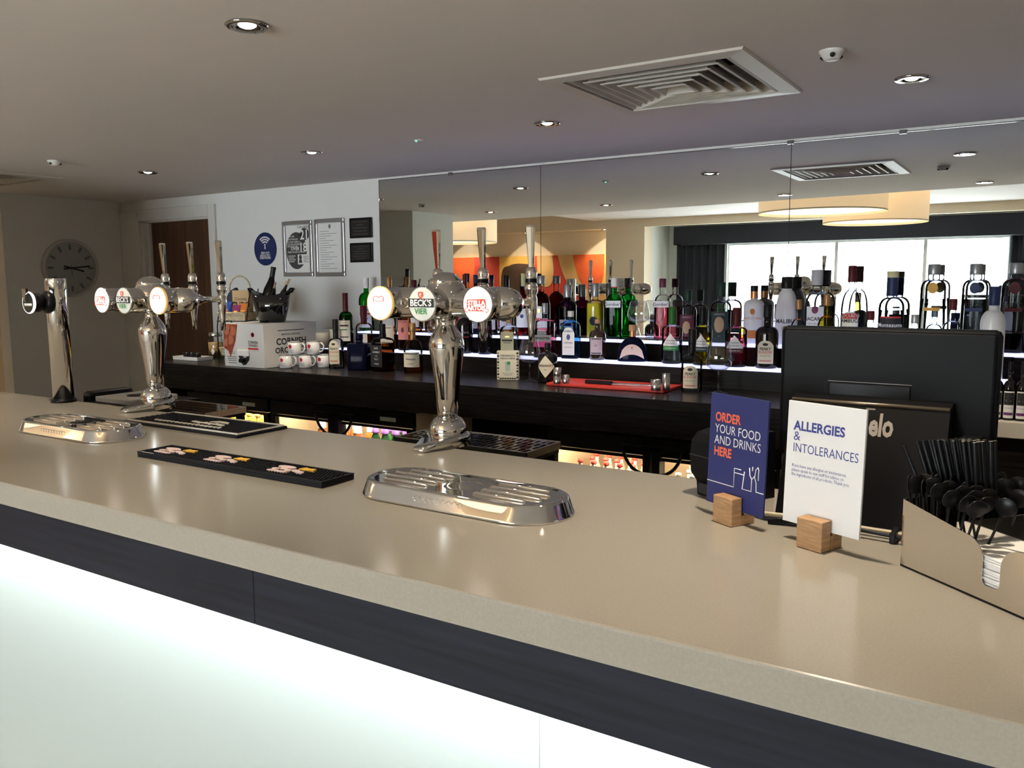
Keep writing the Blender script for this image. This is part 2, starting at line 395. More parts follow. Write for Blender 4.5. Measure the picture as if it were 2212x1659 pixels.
def vent(x0, x1, y0, y1, z, label, n=6):
    t = thing('air_vent', label, 'air vent', ((x0+x1)/2, (y0+y1)/2, z))
    hx, hy = (x1-x0)/2, (y1-y0)/2
    Mv = mat('cream_vent_metal', (0.66, 0.63, 0.57), 0.4)
    fr = MB(); w = 0.055
    def ring(mb, ax, ay, az, bx, by, bz):
        A = [(-ax,-ay,az),(ax,-ay,az),(ax,ay,az),(-ax,ay,az)]; B = [(-bx,-by,bz),(bx,-by,bz),(bx,by,bz),(-bx,by,bz)]
        mb.add(A+B, [(0,1,5,4),(1,2,6,5),(2,3,7,6),(3,0,4,7)])
    ring(fr, hx, hy, -0.0005, hx-0.004, hy-0.004, -0.007); ring(fr, hx-0.004, hy-0.004, -0.007, hx-w, hy-w, -0.010); ring(fr, hx-w, hy-w, -0.010, hx-w, hy-w, -0.0005)
    fr.build('frame', Mv, t)
    MB().box(-hx+w, hx-w, -hy+w, hy-w, 0.100, 0.104).build('duct_back', M_ink, t)
    n = 6
    for k in range(n):
        f0 = 0.945-k*0.150; f1 = f0-0.070
        bl = MB(); ax, ay = (hx-w)*f0, (hy-w)*f0; bx, by = (hx-w)*f1, (hy-w)*f1
        z0, z1 = -0.007-0.0022*k, 0.026-0.0022*k
        ring(bl, ax, ay, z0, bx, by, z1); ring(bl, ax-0.002, ay-0.002, z0+0.003, bx-0.002, by-0.002, z1+0.002); ring(bl, ax, ay, z0, ax-0.002, ay-0.002, z0+0.003)
        ring(bl, ax+0.007, ay+0.007, z0+0.0015, ax, ay, z0); ring(bl, ax+0.007, ay+0.007, z0+0.0030, ax, ay, z0+0.0030); ring(bl, ax+0.007, ay+0.007, z0+0.0015, ax+0.007, ay+0.007, z0+0.0030)
        if k == n-1: bl.add([(-bx,-by,z1),(bx,-by,z1),(bx,by,z1),(-bx,by,z1)], [(0,1,2,3)])
        bl.build('louvre', Mv, t)
    return t
vent(-1.352, -0.722, 2.262, 2.892, ZC, 'square stepped ceiling air vent above the bar')
vent(-5.47, -4.84, 2.14, 2.77, ZC, 'shaded ceiling air vent by the far corner above the clock wall')
def detector(x, y, label, z=ZC):
    t = thing('smoke_detector', label, 'detector', (x, y, z), 0.5); t.scale = (.75, .75, .75)
    Mw = mat('white_detector_plastic', (0.72, 0.71, 0.68), 0.4)
    MB().lathe([(0.044, -0.0005), (0.044, -0.006), (0.040, -0.010), (0.028, -0.030), (0.020, -0.034), (0, -0.034)], 28, cap0=False).build('housing', Mw, t)
    for k in range(3):
        a = k*2*PI/3+0.3
        MB().lathe([(0.0, -0.006), (0.008, -0.005), (0.009, 0.0)], 12, cap1=False).build('sensor', M_ink, t, (0.0345*math.cos(a), 0.0345*math.sin(a), -0.021), (0, PI/2.6, a) if False else (0.75*math.sin(a), -0.75*math.cos(a), 0))
    return t
detector(-0.537, 2.44, 'white three-eyed ceiling detector to the right of the big air vent')
detector(-4.21, 2.37, 'small white ceiling detector near the far corner above the clock wall')
t = thing('ceiling_sensor', 'tiny flat ceiling sensor with a green light', 'sensor', (-2.342, 2.92, ZC))
MB().lathe([(0.022, -0.0005), (0.020, -0.005), (0, -0.006)], 20, cap0=False).build('cover', M_arch, t)
MB().lathe([(0.003, -0.0055), (0.003, -0.009), (0, -0.0095)], 10, cap0=False).build('indicator', mat('green_led', (0, 0.3, 0.1), 0.4, emit=(0.05, 1.0, 0.45), estr=4), t, (-0.006, -0.012, 0))

# ------------------------------------------------------------------ beer towers
M_badge = mat('lit_badge_white', (0.9, 0.88, 0.84), 0.3, emit=(1.0, 0.95, 0.86), estr=1.25)
M_badge_dim = mat('faint_glow_badge_cream', (0.62, 0.62, 0.56), 0.3, emit=(0.9, 0.95, 0.85), estr=0.16)  # weak emission put into the cream badge colour
M_badge_amber = mat('amber_badge_rim', (0.75, 0.45, 0.12), 0.3, emit=(1.0, 0.6, 0.2), estr=0.35)
M_badge_red = mat('red_badge_print', (0.60, 0.06, 0.03), 0.4, emit=(0.8, 0.10, 0.05), estr=0.25)
M_badge_blk = mat('black_badge_print', (0.015, 0.02, 0.018), 0.35)
M_badge_grn = mat('green_badge_print', (0.02, 0.25, 0.06), 0.35)
M_badge_grey = mat('faint_grey_badge_print', (0.5, 0.5, 0.48), 0.35)

def disc_y(mb, r, y, cx=0.0, cz=0.0, n=32, sx=1.0):
    mb.add([(cx+r*sx*math.cos(2*PI*k/n), y, cz+r*math.sin(2*PI*k/n)) for k in range(n)], [tuple(range(n))]); return mb
def badge_print(kind, parent, y0):
    """flat print in front of a round badge facing -Y, badge radius 0.045"""
    y = y0-0.0006; y2 = y0-0.0012
    if kind == 'vier':
        MB().box(-0.043, 0.043, y, y+0.0001, -0.009, 0.014).build('black_band', M_badge_blk, parent)
        flat_text(MB(), "BECK'S", 0.0235, 0, 0.002, y2, bold=0.03).build('lettering', M_whitep, parent)
        flat_text(MB(), "VIER", 0.0215, 0, -0.020, y2, bold=0.02).build('lettering', M_badge_grn, parent)
        MB().prism([(-0.008, 0.032), (0.008, 0.032), (0.008, 0.021), (0, 0.012), (-0.008, 0.021)], y2, y2+0.0001, 'XZ').build('shield', M_badge_red, parent)
        MB().prism([(-0.003, 0.029), (0.004, 0.027), (0.0, 0.022), (0.003, 0.017), (-0.003, 0.021)], y2-0.0003, y2-0.0002, 'XZ').build('key', M_whitep, parent)
    elif kind == 'stella':
        MB().prism([(-0.030, 0.012), (0.026, 0.014), (0.030, 0.006), (0.030, -0.013), (0.022, -0.018), (-0.024, -0.018), (-0.030, -0.012)], y, y+0.0001, 'XZ').build('cartouche', M_badge_red, parent)
        t = flat_text(MB(), "STELLA", 0.0165, 0, 0.003, y2, bold=0.03); flat_text(t, "ARTOIS", 0.0165, 0, -0.010, y2, bold=0.03)
        t.build('lettering', M_badge, parent)
        s = MB()
        for sg in (-1, 1): MB().tube([(sg*0.034, y, -0.010), (sg*0.037, y, -0.016), (sg*0.032, y, -0.021), (sg*0.028, y, -0.018)], 0.0012, 6).build('scroll', M_badge_red, parent)
    elif kind == 'lager':
        s = MB()
        s.tube([(-0.018, y, 0.006), (-0.018, y, 0.016), (-0.010, y, 0.020), (0, y, 0.016), (0.010, y, 0.020), (0.018, y, 0.016), (0.018, y, 0.006)], 0.0013, 6)
        s.tube([(-0.018, y, 0.006), (0.018, y, 0.006)], 0.0010, 6)
        s.build('crest', M_badge_red, parent)
        for k in range(6): quad(MB(), -0.026+0.009*k, -0.021+0.009*k, -0.016, -0.013, y).build('faint_print', M_badge_grey, parent)

def tower(loc, label, badges, rz=0.0):
    t = thing('beer_tower', label, 'beer tap', loc, rz, 'chrome T-shaped beer towers')
    # pointed foot plate: a rounded rear and a tongue towards the drinkers
    ft = MB(); n = 18
    out = [(0.060*math.cos(a), 0.052*math.sin(a)+0.010) for a in [PI*k/n for k in range(n+1)]] + [(-0.056, -0.025), (-0.040, -0.075), (-0.022, -0.128), (-0.018, -0.134), (0.018, -0.134), (0.022, -0.128), (0.040, -0.075), (0.056, -0.025)]
    N = len(out); hz = lambda y: 0.013+0.021*min(1.0, max(0.0, (y+0.134)/0.10))
    lo = [(x, y, 0.0) for x, y in out]; mid = [(x*1.0, y, hz(y)-0.006) for x, y in out]; up = [(x*0.93, (y+0.03)*0.95-0.03, hz(y)) for x, y in out]
    ft.add(lo+mid+up, [tuple(range(N-1, -1, -1))]); ft.add([], [])
    o0 = 0
    ft.f += [(k, (k+1) % N, N+(k+1) % N, N+k) for k in range(N)]+[(N+k, N+(k+1) % N, 2*N+(k+1) % N, 2*N+k) for k in range(N)]; ft.sm += [True]*(2*N)
    ft.f += [(2*N+k, 2*N+k+1, 3*N-2-k, 3*N-1-k) for k in range(N//2-1)]; ft.sm += [True]*(N//2-1)
    ft.build('foot', M_chrome, t)
    MB().lathe([(0.048, 0.022), (0.053, 0.032), (0.054, 0.042), (0.050, 0.058), (0.041, 0.071), (0.031, 0.078)], 36, cap0=False).build('lower_bulb', M_chrome, t)
    MB().lathe([(0.0285, 0.076), (0.031, 0.13), (0.036, 0.18), (0.044, 0.235), (0.0485, 0.268), (0.0495, 0.280), (0.0470, 0.294), (0.040, 0.309), (0.030, 0.322), (0.024, 0.330), (0.0215, 0.336), (0.0225, 0.339), (0.0215, 0.342), (0.0215, 0.352)], 40).build('column', M_chrome, t)
    MB().lathe([(0.0215, 0.348), (0.030, 0.353), (0.046, 0.362), (0.058, 0.378), (0.062, 0.395), (0.061, 0.412), (0.056, 0.430), (0.050, 0.443), (0.0455, 0.449), (0.047, 0.4525), (0.0455, 0.456), (0.041, 0.4605), (0.034, 0.469), (0.022, 0.4755), (0.010, 0.478), (0, 0.4785)], 40, cap0=False).build('dome_hub', M_chrome, t)
    zc = 0.394
    # cross bar with bulbous ends
    e = 0.245
    MB().lathe([(0.0, -e), (0.018, -e+0.004), (0.034, -e+0.018), (0.0425, -e+0.042), (0.0445, -e+0.065), (0.0425, -0.115), (0.040, -0.075), (0.0385, 0), (0.040, 0.075), (0.0425, 0.115), (0.0445, e-0.065), (0.0425, e-0.042), (0.034, e-0.018), (0.018, e-0.004), (0.0, e)], 36, (0, 0, zc), 'X').build('cross_bar', M_chrome, t)
    for i, x in enumerate((-0.165, 0.0, 0.165)):
        yb = -0.085 if i != 1 else -0.105
        br = MB().lathe([(0.041, yb+0.002), (0.0435, yb+0.010), (0.0435, -0.02)], 36, (x, 0, zc), 'Y', cap0=False).build('badge_barrel', M_chrome, t)
        MB().lathe([(0.0462, yb+0.008), (0.0475, yb+0.004), (0.0470, yb), (0.0445, yb-0.001)], 36, (x, 0, zc), 'Y', cap0=False, cap1=False).build('badge_rim', M_badge_amber if badges[i] == 'lager' else M_chrome, t)
        face = MB().lathe([(0.0, -0.0035), (0.016, -0.0030), (0.032, -0.0016), (0.0452, 0.002)], 36, (0, 0, 0), 'Y', cap0=False, cap1=False).build('badge', M_badge_dim if badges[i] == 'vier' else M_badge, t, (x, yb-0.0012, zc))
        badge_print(badges[i], face, -0.0036)
    for i, x in enumerate((-0.165, 0.0, 0.165)):
        MB().tube([(x, 0.03, zc), (x, 0.075, zc), (x, 0.10, zc), (x, 0.18, zc)], [0.030, 0.022, 0.011, 0.010], 20).build('tap_shank', M_chrome, t)
        MB().lathe([(0.0085, -0.115), (0.0095, -0.075), (0.0135, -0.040), (0.0165, -0.028), (0.0165, 0.010), (0.0135, 0.018), (0.0185, 0.030), (0.0185, 0.043), (0.0135, 0.052), (0.0165, 0.054), (0.0165, 0.066), (0.0150, 0.070), (0.0165, 0.078), (0.0150, 0.090), (0.0110, 0.097)], 28, (x, 0.18, zc)).build('tap_body', M_chrome, t)
        MB().lathe([(0.0172, 0.0545), (0.0172, 0.0655)], 28, (x, 0.18, zc), cap0=False, cap1=False).build('seal_ring', M_black, t)
        h = MB(); lv = []
        for z, w, d in ((0.095, 0.0065, 0.0065), (0.115, 0.0075, 0.0070), (0.150, 0.0095, 0.0080), (0.190, 0.0118, 0.0090), (0.207, 0.0125, 0.0095), (0.213, 0.0112, 0.0082)):
            lv.append([(x+sx*w, 0.18+sy*d-(z-0.095)*0.05, zc+z) for sx, sy in ((-1, -0.6), (-0.6, -1), (0.6, -1), (1, -0.6), (1, 0.6), (0.6, 1), (-0.6, 1), (-1, 0.6))])
        vs = [p for l in lv for p in l]
        h.add(vs, [(k*8+j, k*8+(j+1) % 8, (k+1)*8+(j+1) % 8, (k+1)*8+j) for k in range(5) for j in range(8)]+[tuple(range(40, 48))])
        h.build('tap_handle', M_chrome, t)
    return t
tower((-1.400, 1.85, ZB+0.0005), 'chrome three-tap beer tower with black-banded middle badge above the long drip tray', ('lager', 'vier', 'stella'))
tower((-2.735, 1.855, ZB+0.0005), 'chrome three-tap beer tower standing next to the plain chrome pillar tap', ('stella', 'vier', 'lager'))

# single pillar tap
pt = thing('pillar_tap', 'plain chrome pillar tap with a single black side badge', 'beer tap', (-3.205, 1.775, ZB+0.0005), 0.0)
MB().lathe([(0.046, 0), (0.047, 0.006), (0.043, 0.012)], 32).build('base_ring', M_black, pt)
MB().lathe([(0.0375, 0.010), (0.0375, 0.470), (0.0365, 0.474), (0.034, 0.4745)], 40).build('pillar', M_chrome, pt)
MB().lathe([(0.030, -0.105), (0.036, -0.098), (0.036, -0.070), (0.022, -0.062), (0.022, -0.036)], 32, (0.0, 0, 0.385), 'Y').build('badge_barrel', M_black, pt)
MB().lathe([(0.042, -0.030), (0.044, -0.036), (0.040, -0.048), (0.028, -0.055)], 32, (0.0, 0, 0.385), 'Y').build('collar', M_black, pt)
MB().lathe([(0.0385, -0.099), (0.041, -0.103), (0.0405, -0.108), (0.0375, -0.109)], 36, (0.0, 0, 0.385), 'Y', cap0=False, cap1=False).build('badge_rim', M_badge, pt)
fc = disc_y(MB(), 0.0385, -0.108, 0, 0.385).build('badge', M_badge_blk, pt)
quad(MB(), -0.026, 0.026, 0.374, 0.382, -0.1086).build('lettering_bar', M_whitep, fc)
quad(MB(), -0.026, 0.026, 0.3705, 0.372, -0.1086).build('gold_line', M_gold, fc)
h = MB()
hp = [(0.385+0.052, 0.013), (0.385+0.030, 0.010), (0.385+0.005, 0.004)]
h.add([(s*w, -0.110-dd, z) for z, w in hp for dd in (0.002, 0.012) for s in (-1, 1)], [(0,1,5,4),(4,5,9,8),(2,6,7,3),(6,10,11,7),(0,4,6,2),(4,8,10,6),(1,3,7,5),(5,7,11,9),(0,2,3,1),(8,9,11,10)])
h.build('lever', M_chrome, pt)

# ------------------------------------------------------------------ chrome drip trays on the bar
def stadium(L, W, n=14):
    r = W/2; c = L/2-r; p = []
    for k in range(n+1): a = -PI/2+PI*k/n; p.append((c+r*math.cos(a), r*math.sin(a)))
    for k in range(n+1): a = PI/2+PI*k/n; p.append((-c+r*math.cos(a), r*math.sin(a)))
    return p
def drip_tray(loc, label, rz):
    t = thing('drip_tray', label, 'drip tray', loc, rz, 'oval chrome drip trays on the bar')
    L, W = 0.500, 0.190; b = MB(); N = len(stadium(L, W))
    rings = []
    for off, z in ((0.0, 0.0), (0.0, 0.004), (0.002, 0.006), (0.010, 0.030), (0.013, 0.034), (0.017, 0.0355), (0.021, 0.035), (0.026, 0.0325)):
        rings.append([(x, y, z) for x, y in stadium(L-2*off, W-2*off)])
    vs = [p for r in rings for p in r]; m = len(rings)
    b.add(vs, [(i*N+k, i*N+(k+1) % N, (i+1)*N+(k+1) % N, (i+1)*N+k) for i in range(m-1) for k in range(N)], True)
    b.f.append(tuple(range(N-1, -1, -1))); b.sm.append(False); b.f.append(tuple((m-1)*N+k for k in range(N))); b.sm.append(False)
    b.build('tray', M_chrome, t)
    for sg in (-1, 1):
        for j in range(4):
            y = -0.045+0.03*j; l0, l1 = 0.055, 0.205-0.012*abs(j-1.5)**1.6
            MB().tube([(sg*l0, y, 0.0325), (sg*(l0+0.008), y, 0.0355), (sg*(l1-0.008), y, 0.0355), (sg*l1, y, 0.0325)], [0.0015, 0.0036, 0.0036, 0.0015], 10).build('ridge', M_chrome, t)
    MB().lathe([(0.042, 0.0325), (0.036, 0.0335), (0.030, 0.0333), (0.0, 0.0328)], 28, cap0=False).build('drain_boss', M_chrome, t)
    # engraved scrolls along the front slope
    s = MB()
    for j in range(9):
        cx = -0.055+0.014*j
        s.tube([(cx+0.006*math.cos(a), -W/2+0.0058+0.0017*math.sin(a), 0.0185+0.005*math.sin(a)) for a in [0.6*q for q in range(9)]], 0.0006, 5)
    s.build('engraving', M_steel, t)
    return t
drip_tray((-1.000, 1.372, ZB+0.0005), 'oval chrome drip tray on the bar beside the striped runner mat with pink lettering', math.radians(-1.0))
drip_tray((-2.475, 1.418, ZB+0.0005), 'oval chrome drip tray on the bar before the pillar tap', math.radians(0.5))

# ------------------------------------------------------------------ rubber mats
def mat_nubs(x0, x1, y0, y1, step, r, z, h):
    b = MB()
    ny = int((y1-y0)/step); nx = int((x1-x0)/step)
    for i in range(nx+1):
        for j in range(ny+1):
            x = x0+i*step+(step/2 if j % 2 else 0); y = y0+j*step
            if x > x1: continue
            b.add([(x-r, y-r, z), (x+r, y-r, z), (x+r, y+r, z), (x-r, y+r, z), (x-r*0.6, y-r*0.6, z+h), (x+r*0.6, y-r*0.6, z+h), (x+r*0.6, y+r*0.6, z+h), (x-r*0.6, y+r*0.6, z+h)],
                  [(4,5,6,7),(0,1,5,4),(1,2,6,5),(2,3,7,6),(3,0,4,7)])
    return b
M_pinkrub = mat('pale_pink_rubber', (0.75, 0.58, 0.55), 0.6)
M_yelrub = mat('yellow_rubber', (0.78, 0.47, 0.06), 0.6)
M_creamrub = mat('cream_rubber', (0.68, 0.64, 0.56), 0.6)
rm = thing('bar_runner_mat', 'narrow navy rubber bar runner with three pink and yellow raised logos', 'bar mat', (-1.668, 1.347, ZB+0.0005), math.radians(0.3))
MB().bbox(-0.335, 0.335, -0.052, 0.052, 0, 0.010, 0.0015).build('base', M_rubber, rm)
MB().box(-0.335, 0.335, -0.052, -0.046, 0.010, 0.014).box(-0.335, 0.335, 0.046, 0.052, 0.010, 0.014).box(-0.335, -0.329, -0.046, 0.046, 0.010, 0.014).box(0.329, 0.335, -0.046, 0.046, 0.010, 0.014).build('rim', M_rubber, rm)
nb = mat_nubs(-0.322, 0.322, -0.040, 0.040, 0.0095, 0.0032, 0.010, 0.004).build('grip_nubs', M_rubber, rm); nb['kind'] = 'stuff'
for cx in (-0.245, -0.045, 0.185):
    lg = MB()
    lg.prism(disc_pts(0.020, 18, 1.4, 0.55, (cx-0.026, 0.012)), 0.010, 0.0165)
    for q in range(5): lg.prism(disc_pts(0.0085, 10, 1.3, 0.9, (cx-0.040+q*0.020, -0.008+(0.004 if q % 2 else -0.003))), 0.010, 0.0163)
    lg.prism([(cx-0.05, -0.030), (cx+0.005, -0.030), (cx+0.01, -0.022), (cx-0.045, -0.022)], 0.010, 0.0162)
    lg.build('pink_logo', M_pinkrub, rm)
    MB().prism([(cx+0.012, 0.012), (cx+0.020, 0.030), (cx+0.034, 0.026), (cx+0.052, 0.030), (cx+0.058, 0.014), (cx+0.034, 0.008)], 0.010, 0.0165).build('yellow_crest', M_yelrub, rm)
MB().box(-0.322, -0.270, -0.0500, -0.0475, 0.0141, 0.0143).build('small_print', M_whitep, rm)
sm = thing('bar_service_mat', 'wide black rubber service mat with cream edge line between the towers', 'bar mat', (-2.258, 1.695, ZB+0.0005), math.radians(0.4))
MB().bbox(-0.275, 0.275, -0.097, 0.097, 0, 0.009, 0.0015).build('base', M_rubber, sm)
ed = MB()
for x0, x1, y0, y1 in ((-0.268, 0.268, -0.090, -0.0875), (-0.268, 0.268, 0.0875, 0.090), (-0.268, -0.2655, -0.0875, 0.0875), (0.2655, 0.268, -0.0875, 0.0875)): ed.box(x0, x1, y0, y1, 0.009, 0.0135)
ed.build('edge_line', M_creamrub, sm)
nb = mat_nubs(-0.258, 0.258, -0.080, 0.080, 0.0095, 0.0032, 0.009, 0.004).build('grip_nubs', M_rubber, sm); nb['kind'] = 'stuff'
lt = MB()
for q in range(16): lt.prism(disc_pts(0.007, 8, 1.2, 0.9, (-0.17+q*0.0205, -0.050)), 0.009, 0.0145)
for q in range(9): lt.prism(disc_pts(0.010, 9, 0.9, 0.9, (-0.03+q*0.0175, -0.012-(q % 3)*0.003)), 0.009, 0.0148)
lt.prism([(0.02, 0.008), (0.06, 0.014), (0.105, 0.010), (0.09, 0.026), (0.045, 0.028)], 0.009, 0.0148)
lt.build('raised_lettering', M_creamrub, sm)

# ------------------------------------------------------------------ things behind the bar: drip stations and ice bin lid
def drip_station(cx, y0, y1, w, label):
    t = thing('glass_drainer', label, 'drainer', (cx, (y0+y1)/2, 0), 0, 'perforated steel drainers under the taps')
    d = (y1-y0)/2; z = 1.070
    fr = MB(); fr.box(-w, w, -d, -d+0.004, z-0.022, z).box(-w, w, d-0.004, d, z-0.022, z).box(-w, -w+0.004, -d, d, z-0.022, z).box(w-0.004, w, -d, d, z-0.022, z)
    fr.build('rim', M_steel, t)
    # grid plate: bars between slots
    gp = MB(); n = 22
    for i in range(n+1):
        x = -w+0.006+i*(2*w-0.012)/n
        gp.box(x-0.004, x+0.004, -d+0.004, d-0.004, z-0.004, z-0.001)
    for j in range(5):
        y = -d+0.012+j*(2*d-0.024)/4; gp.box(-w+0.004, w-0.004, y-0.006, y+0.006, z-0.0035, z-0.0015)
    gp.build('slotted_grid', M_chrome_dk, t)
    MB().box(-w+0.005, w-0.005, -d+0.005, d-0.005, z-0.034, z-0.0225).build('pan', M_black, t)
    lg = MB()
    for sx in (-1, 1):
        for sy in (-1, 1):
            MB().box(sx*(w-0.018)-0.012, sx*(w-0.018)+0.012, sy*(d-0.02)-0.012, sy*(d-0.02)+0.012, 0, z-0.034).build('leg', M_black, t)
    return t
drip_station(-1.47, 1.985, 2.185, 0.245, 'slotted steel glass drainer behind the front beer tower')
drip_station(-2.84, 1.985, 2.185, 0.20, 'slotted steel glass drainer behind the far beer tower')
bn = thing('ice_station', 'black ice station with a grey square lid behind the pillar tap', 'ice bin', (-3.41, 2.22, 0))
MB().bbox(-0.17, 0.17, -0.15, 0.2, 0, 1.035, 0.004).build('body', M_black, bn)
MB().bbox(-0.13, 0.12, -0.12, 0.12, 1.0355, 1.060, 0.004).build('lid', mat('light_grey_lid', (.42, .41, .39), .4), bn)
MB().lathe([(0.05, 1.0602), (0.05, 1.0615), (0.044, 1.0615)], 28, (0.01, 0, 0)).build('lid_recess', M_black, bn)
MB().bbox(-0.24, -0.171, -0.12, 0.1, 0, 1.075, 0.02).build('pump_cover', M_black, bn)

# ------------------------------------------------------------------ bottle fridges under the back counter
M_fin = mat('fridge_liner', (0.62, 0.50, 0.36), 0.5)
M_flamp = mat('fridge_lamp_tube', (1, 1, 1), 0.5, emit=(1.0, 0.80, 0.50), estr=9.0)
M_fglass = glass('fridge_door_glass', (0.95, 0.96, 0.96), 1.45, 0.0, True)
FY = 3.05
def fridge(x0, x1, label, doors):
    t = thing('bottle_fridge', label, 'fridge', ((x0+x1)/2, FY+0.25, 0), 0, 'undercounter bottle fridges')
    w = (x1-x0)/2; y0 = -0.25+0.03; y1 = 0.24
    MB().box(-w, w, y1-0.02, y1, 0.06, 0.93).box(-w, -w+0.02, y0, y1-0.02, 0.06, 0.93).box(w-0.02, w, y0, y1-0.02, 0.06, 0.93).box(-w+0.02, w-0.02, y0, y1-0.02, 0.06, 0.10).box(-w+0.02, w-0.02, y0, y1-0.02, 0.90, 0.93).build('cabinet', M_fin, t)
    MB().box(-w, w, y0-0.03, y0, 0.862, 0.93).build('control_panel', M_black, t)
    MB().box(-w, w, -0.24, y1, 0.0, 0.058).build('plinth', M_black, t)
    MB().box(-w+0.021, w-0.021, y0+0.01, y1-0.03, 0.604, 0.610).build('wire_shelf', M_steel, t)
    MB().box(-w+0.03, w-0.03, y1-0.03, y1-0.022, 0.86, 0.89).build('lamp_tube', M_flamp, t)
    l = bpy.data.lights.new('fridge_light', 'AREA'); l.shape = 'RECTANGLE'; l.size = 2*w-0.1; l.size_y = 0.05; l.energy = 7.0; l.color = (1.0, 0.80, 0.52)
    lo = bpy.data.objects.new('fridge_light', l); C.objects.link(lo); lo.parent = t; lo.location = (0, y0+0.05, 0.895); lo.rotation_euler = (math.radians(25), 0, 0)
    n = doors; dw = 2*w/n
    for i in range(n):
        a = -w+i*dw; bb = a+dw
        d = MB().box(a+0.003, a+0.035, y0-0.03, y0-0.001, 0.07, 0.858).box(bb-0.035, bb-0.003, y0-0.03, y0-0.001, 0.07, 0.858).box(a+0.035, bb-0.035, y0-0.03, y0-0.001, 0.07, 0.11).box(a+0.035, bb-0.035, y0-0.03, y0-0.001, 0.845, 0.858).build('door_frame', M_black, t)
        MB().box(a+0.035, bb-0.035, y0-0.018, y0-0.014, 0.11, 0.845).build('door_glass', M_fglass, d)
        if n == 1: continue
        s = 1 if i % 2 == 0 else -1; hx = (bb-0.02) if s > 0 else (a+0.02)
        pts = [(hx-s*0.105*math.cos(q), y0-0.055, 0.905-0.115*math.sin(q)) for q in [0.15+PI/2*k/8 for k in range(9)]]
        hb = MB().tube(pts, 0.007, 8)
        hb.box(hx-0.016, hx+0.016, y0-0.058, y0-0.031, 0.760, 0.90)
        hb.box(min(hx, hx-s*0.11), max(hx, hx-s*0.11), y0-0.058, y0-0.031, 0.885, 0.90)
        hb.build('door_handle', M_black, t)
    MB().box(w-0.20, w-0.10, y0-0.032, y0-0.0305, 0.885, 0.905).build('display', mat('dull_lcd', (0.30, 0.31, 0.27), 0.4), t)
    return t
FR = [(-4.20, -3.52, 'undercounter bottle fridge full of yellow drinks near the doorway'),
      (-3.50, -2.52, 'double-door undercounter fridge with amber and purple-capped bottles'),
      (-1.78, -0.80, 'double-door undercounter fridge full of red-capped mixer bottles')]
fridge(FR[0][0], FR[0][1], FR[0][2], 1); fridge(FR[1][0], FR[1][1], FR[1][2], 2); fridge(FR[2][0], FR[2][1], FR[2][2], 2)

def small_bottle(name, label, loc, group, body, cap, h=0.20, r=0.028, lab=None, cf=0.925):
    t = thing(name, label, 'bottle', loc, 0, group)
    MB().lathe([(r*0.95, 0), (r, 0.004), (r, h*0.55), (r*0.85, h*0.66), (r*0.42, h*0.80), (r*0.38, h*0.93)], 14).build('body', body, t)
    MB().lathe([(r*(0.50 if cf > .9 else 0.72), h*cf), (r*(0.52 if cf > .9 else 0.64), h*(cf+.02)), (r*0.50, h), (0, h)], 14, cap0=True).build('cap', cap, t)
    if lab: MB().lathe([(r*1.01, h*0.18), (r*1.01, h*0.48)], 14, cap0=False, cap1=False).build('label', lab, t)
    return t
G_amber = mat('amber_drink_glass', (0.55, 0.16, 0.03), 0.08, trans=0.0, coat=1.0)
G_yel = mat('yellow_drink_glass', (0.85, 0.55, 0.06), 0.08, coat=1.0)
G_grn = mat('green_bottle_glass_solid', (0.03, 0.16, 0.04), 0.08, coat=1.0)
G_clr = mat('pale_mixer_glass', (0.60, 0.58, 0.50), 0.06, coat=1.0)
M_whitecap = mat('white_cap', (0.82, 0.80, 0.78), 0.4)
M_purple = mat('purple_cap', (0.30, 0.14, 0.55), 0.4)
M_redcap = mat('bright_red_cap', (0.62, 0.06, 0.05), 0.4)
M_silver = mat('silver_cap', (0.66, 0.66, 0.66), 0.3, metal=0.7)
def fill(x0, x1, rows, step, name, label, group, body, cap, h, r, lab=None, z=0.6105, cf=0.925):
    proto = None
    for j in range(rows):
        for i in range(int((x1-x0)/step)+1):
            loc = (x0+i*step+(step*0.3 if j % 2 else 0)+random.uniform(-.003, .003), FY+0.085+j*0.075, z)
            if proto is None: proto = small_bottle(name, label, loc, group, body, cap, h, r, lab, cf)
            else: copy_tree(proto).location = loc
fill(-4.13, -3.60, 3, 0.072, 'drink_bottle', 'yellow drink bottle inside the fridge nearest the doorway', 'yellow bottles in the fridge', G_yel, mat('gold_cap', (0.7, 0.5, 0.12), 0.35, metal=0.6), 0.215, 0.030)
fill(-3.20, -3.05, 2, 0.075, 'juice_bottle', 'amber drink bottle with a tall white cap in the fridge', 'amber bottles in the fridge', G_amber, M_whitecap, 0.245, 0.033, cf=.74)
fill(-2.95, -2.90, 2, 0.08, 'spritz_bottle', 'amber drink bottle with white shoulder in the double fridge by its handle', 'amber bottles by the fridge handle', G_amber, M_whitecap, 0.245, 0.034, cf=.72)
fill(-2.83, -2.57, 3, 0.068, 'cider_bottle', 'green bottle with a purple cap and white label in the fridge', 'purple-capped bottles in the fridge', G_grn, M_purple, 0.240, 0.030, M_whitecap, cf=.80)
fill(-1.66, -1.37, 4, 0.060, 'mixer_bottle', 'small mixer bottle with a red cap in the fridge', 'red-capped mixers in the fridge', G_clr, M_redcap, 0.185, 0.025)
fill(-1.22, -0.92, 4, 0.060, 'tonic_bottle', 'small clear tonic bottle with a silver cap in the fridge', 'silver-capped tonics in the fridge', G_clr, M_silver, 0.175, 0.025)

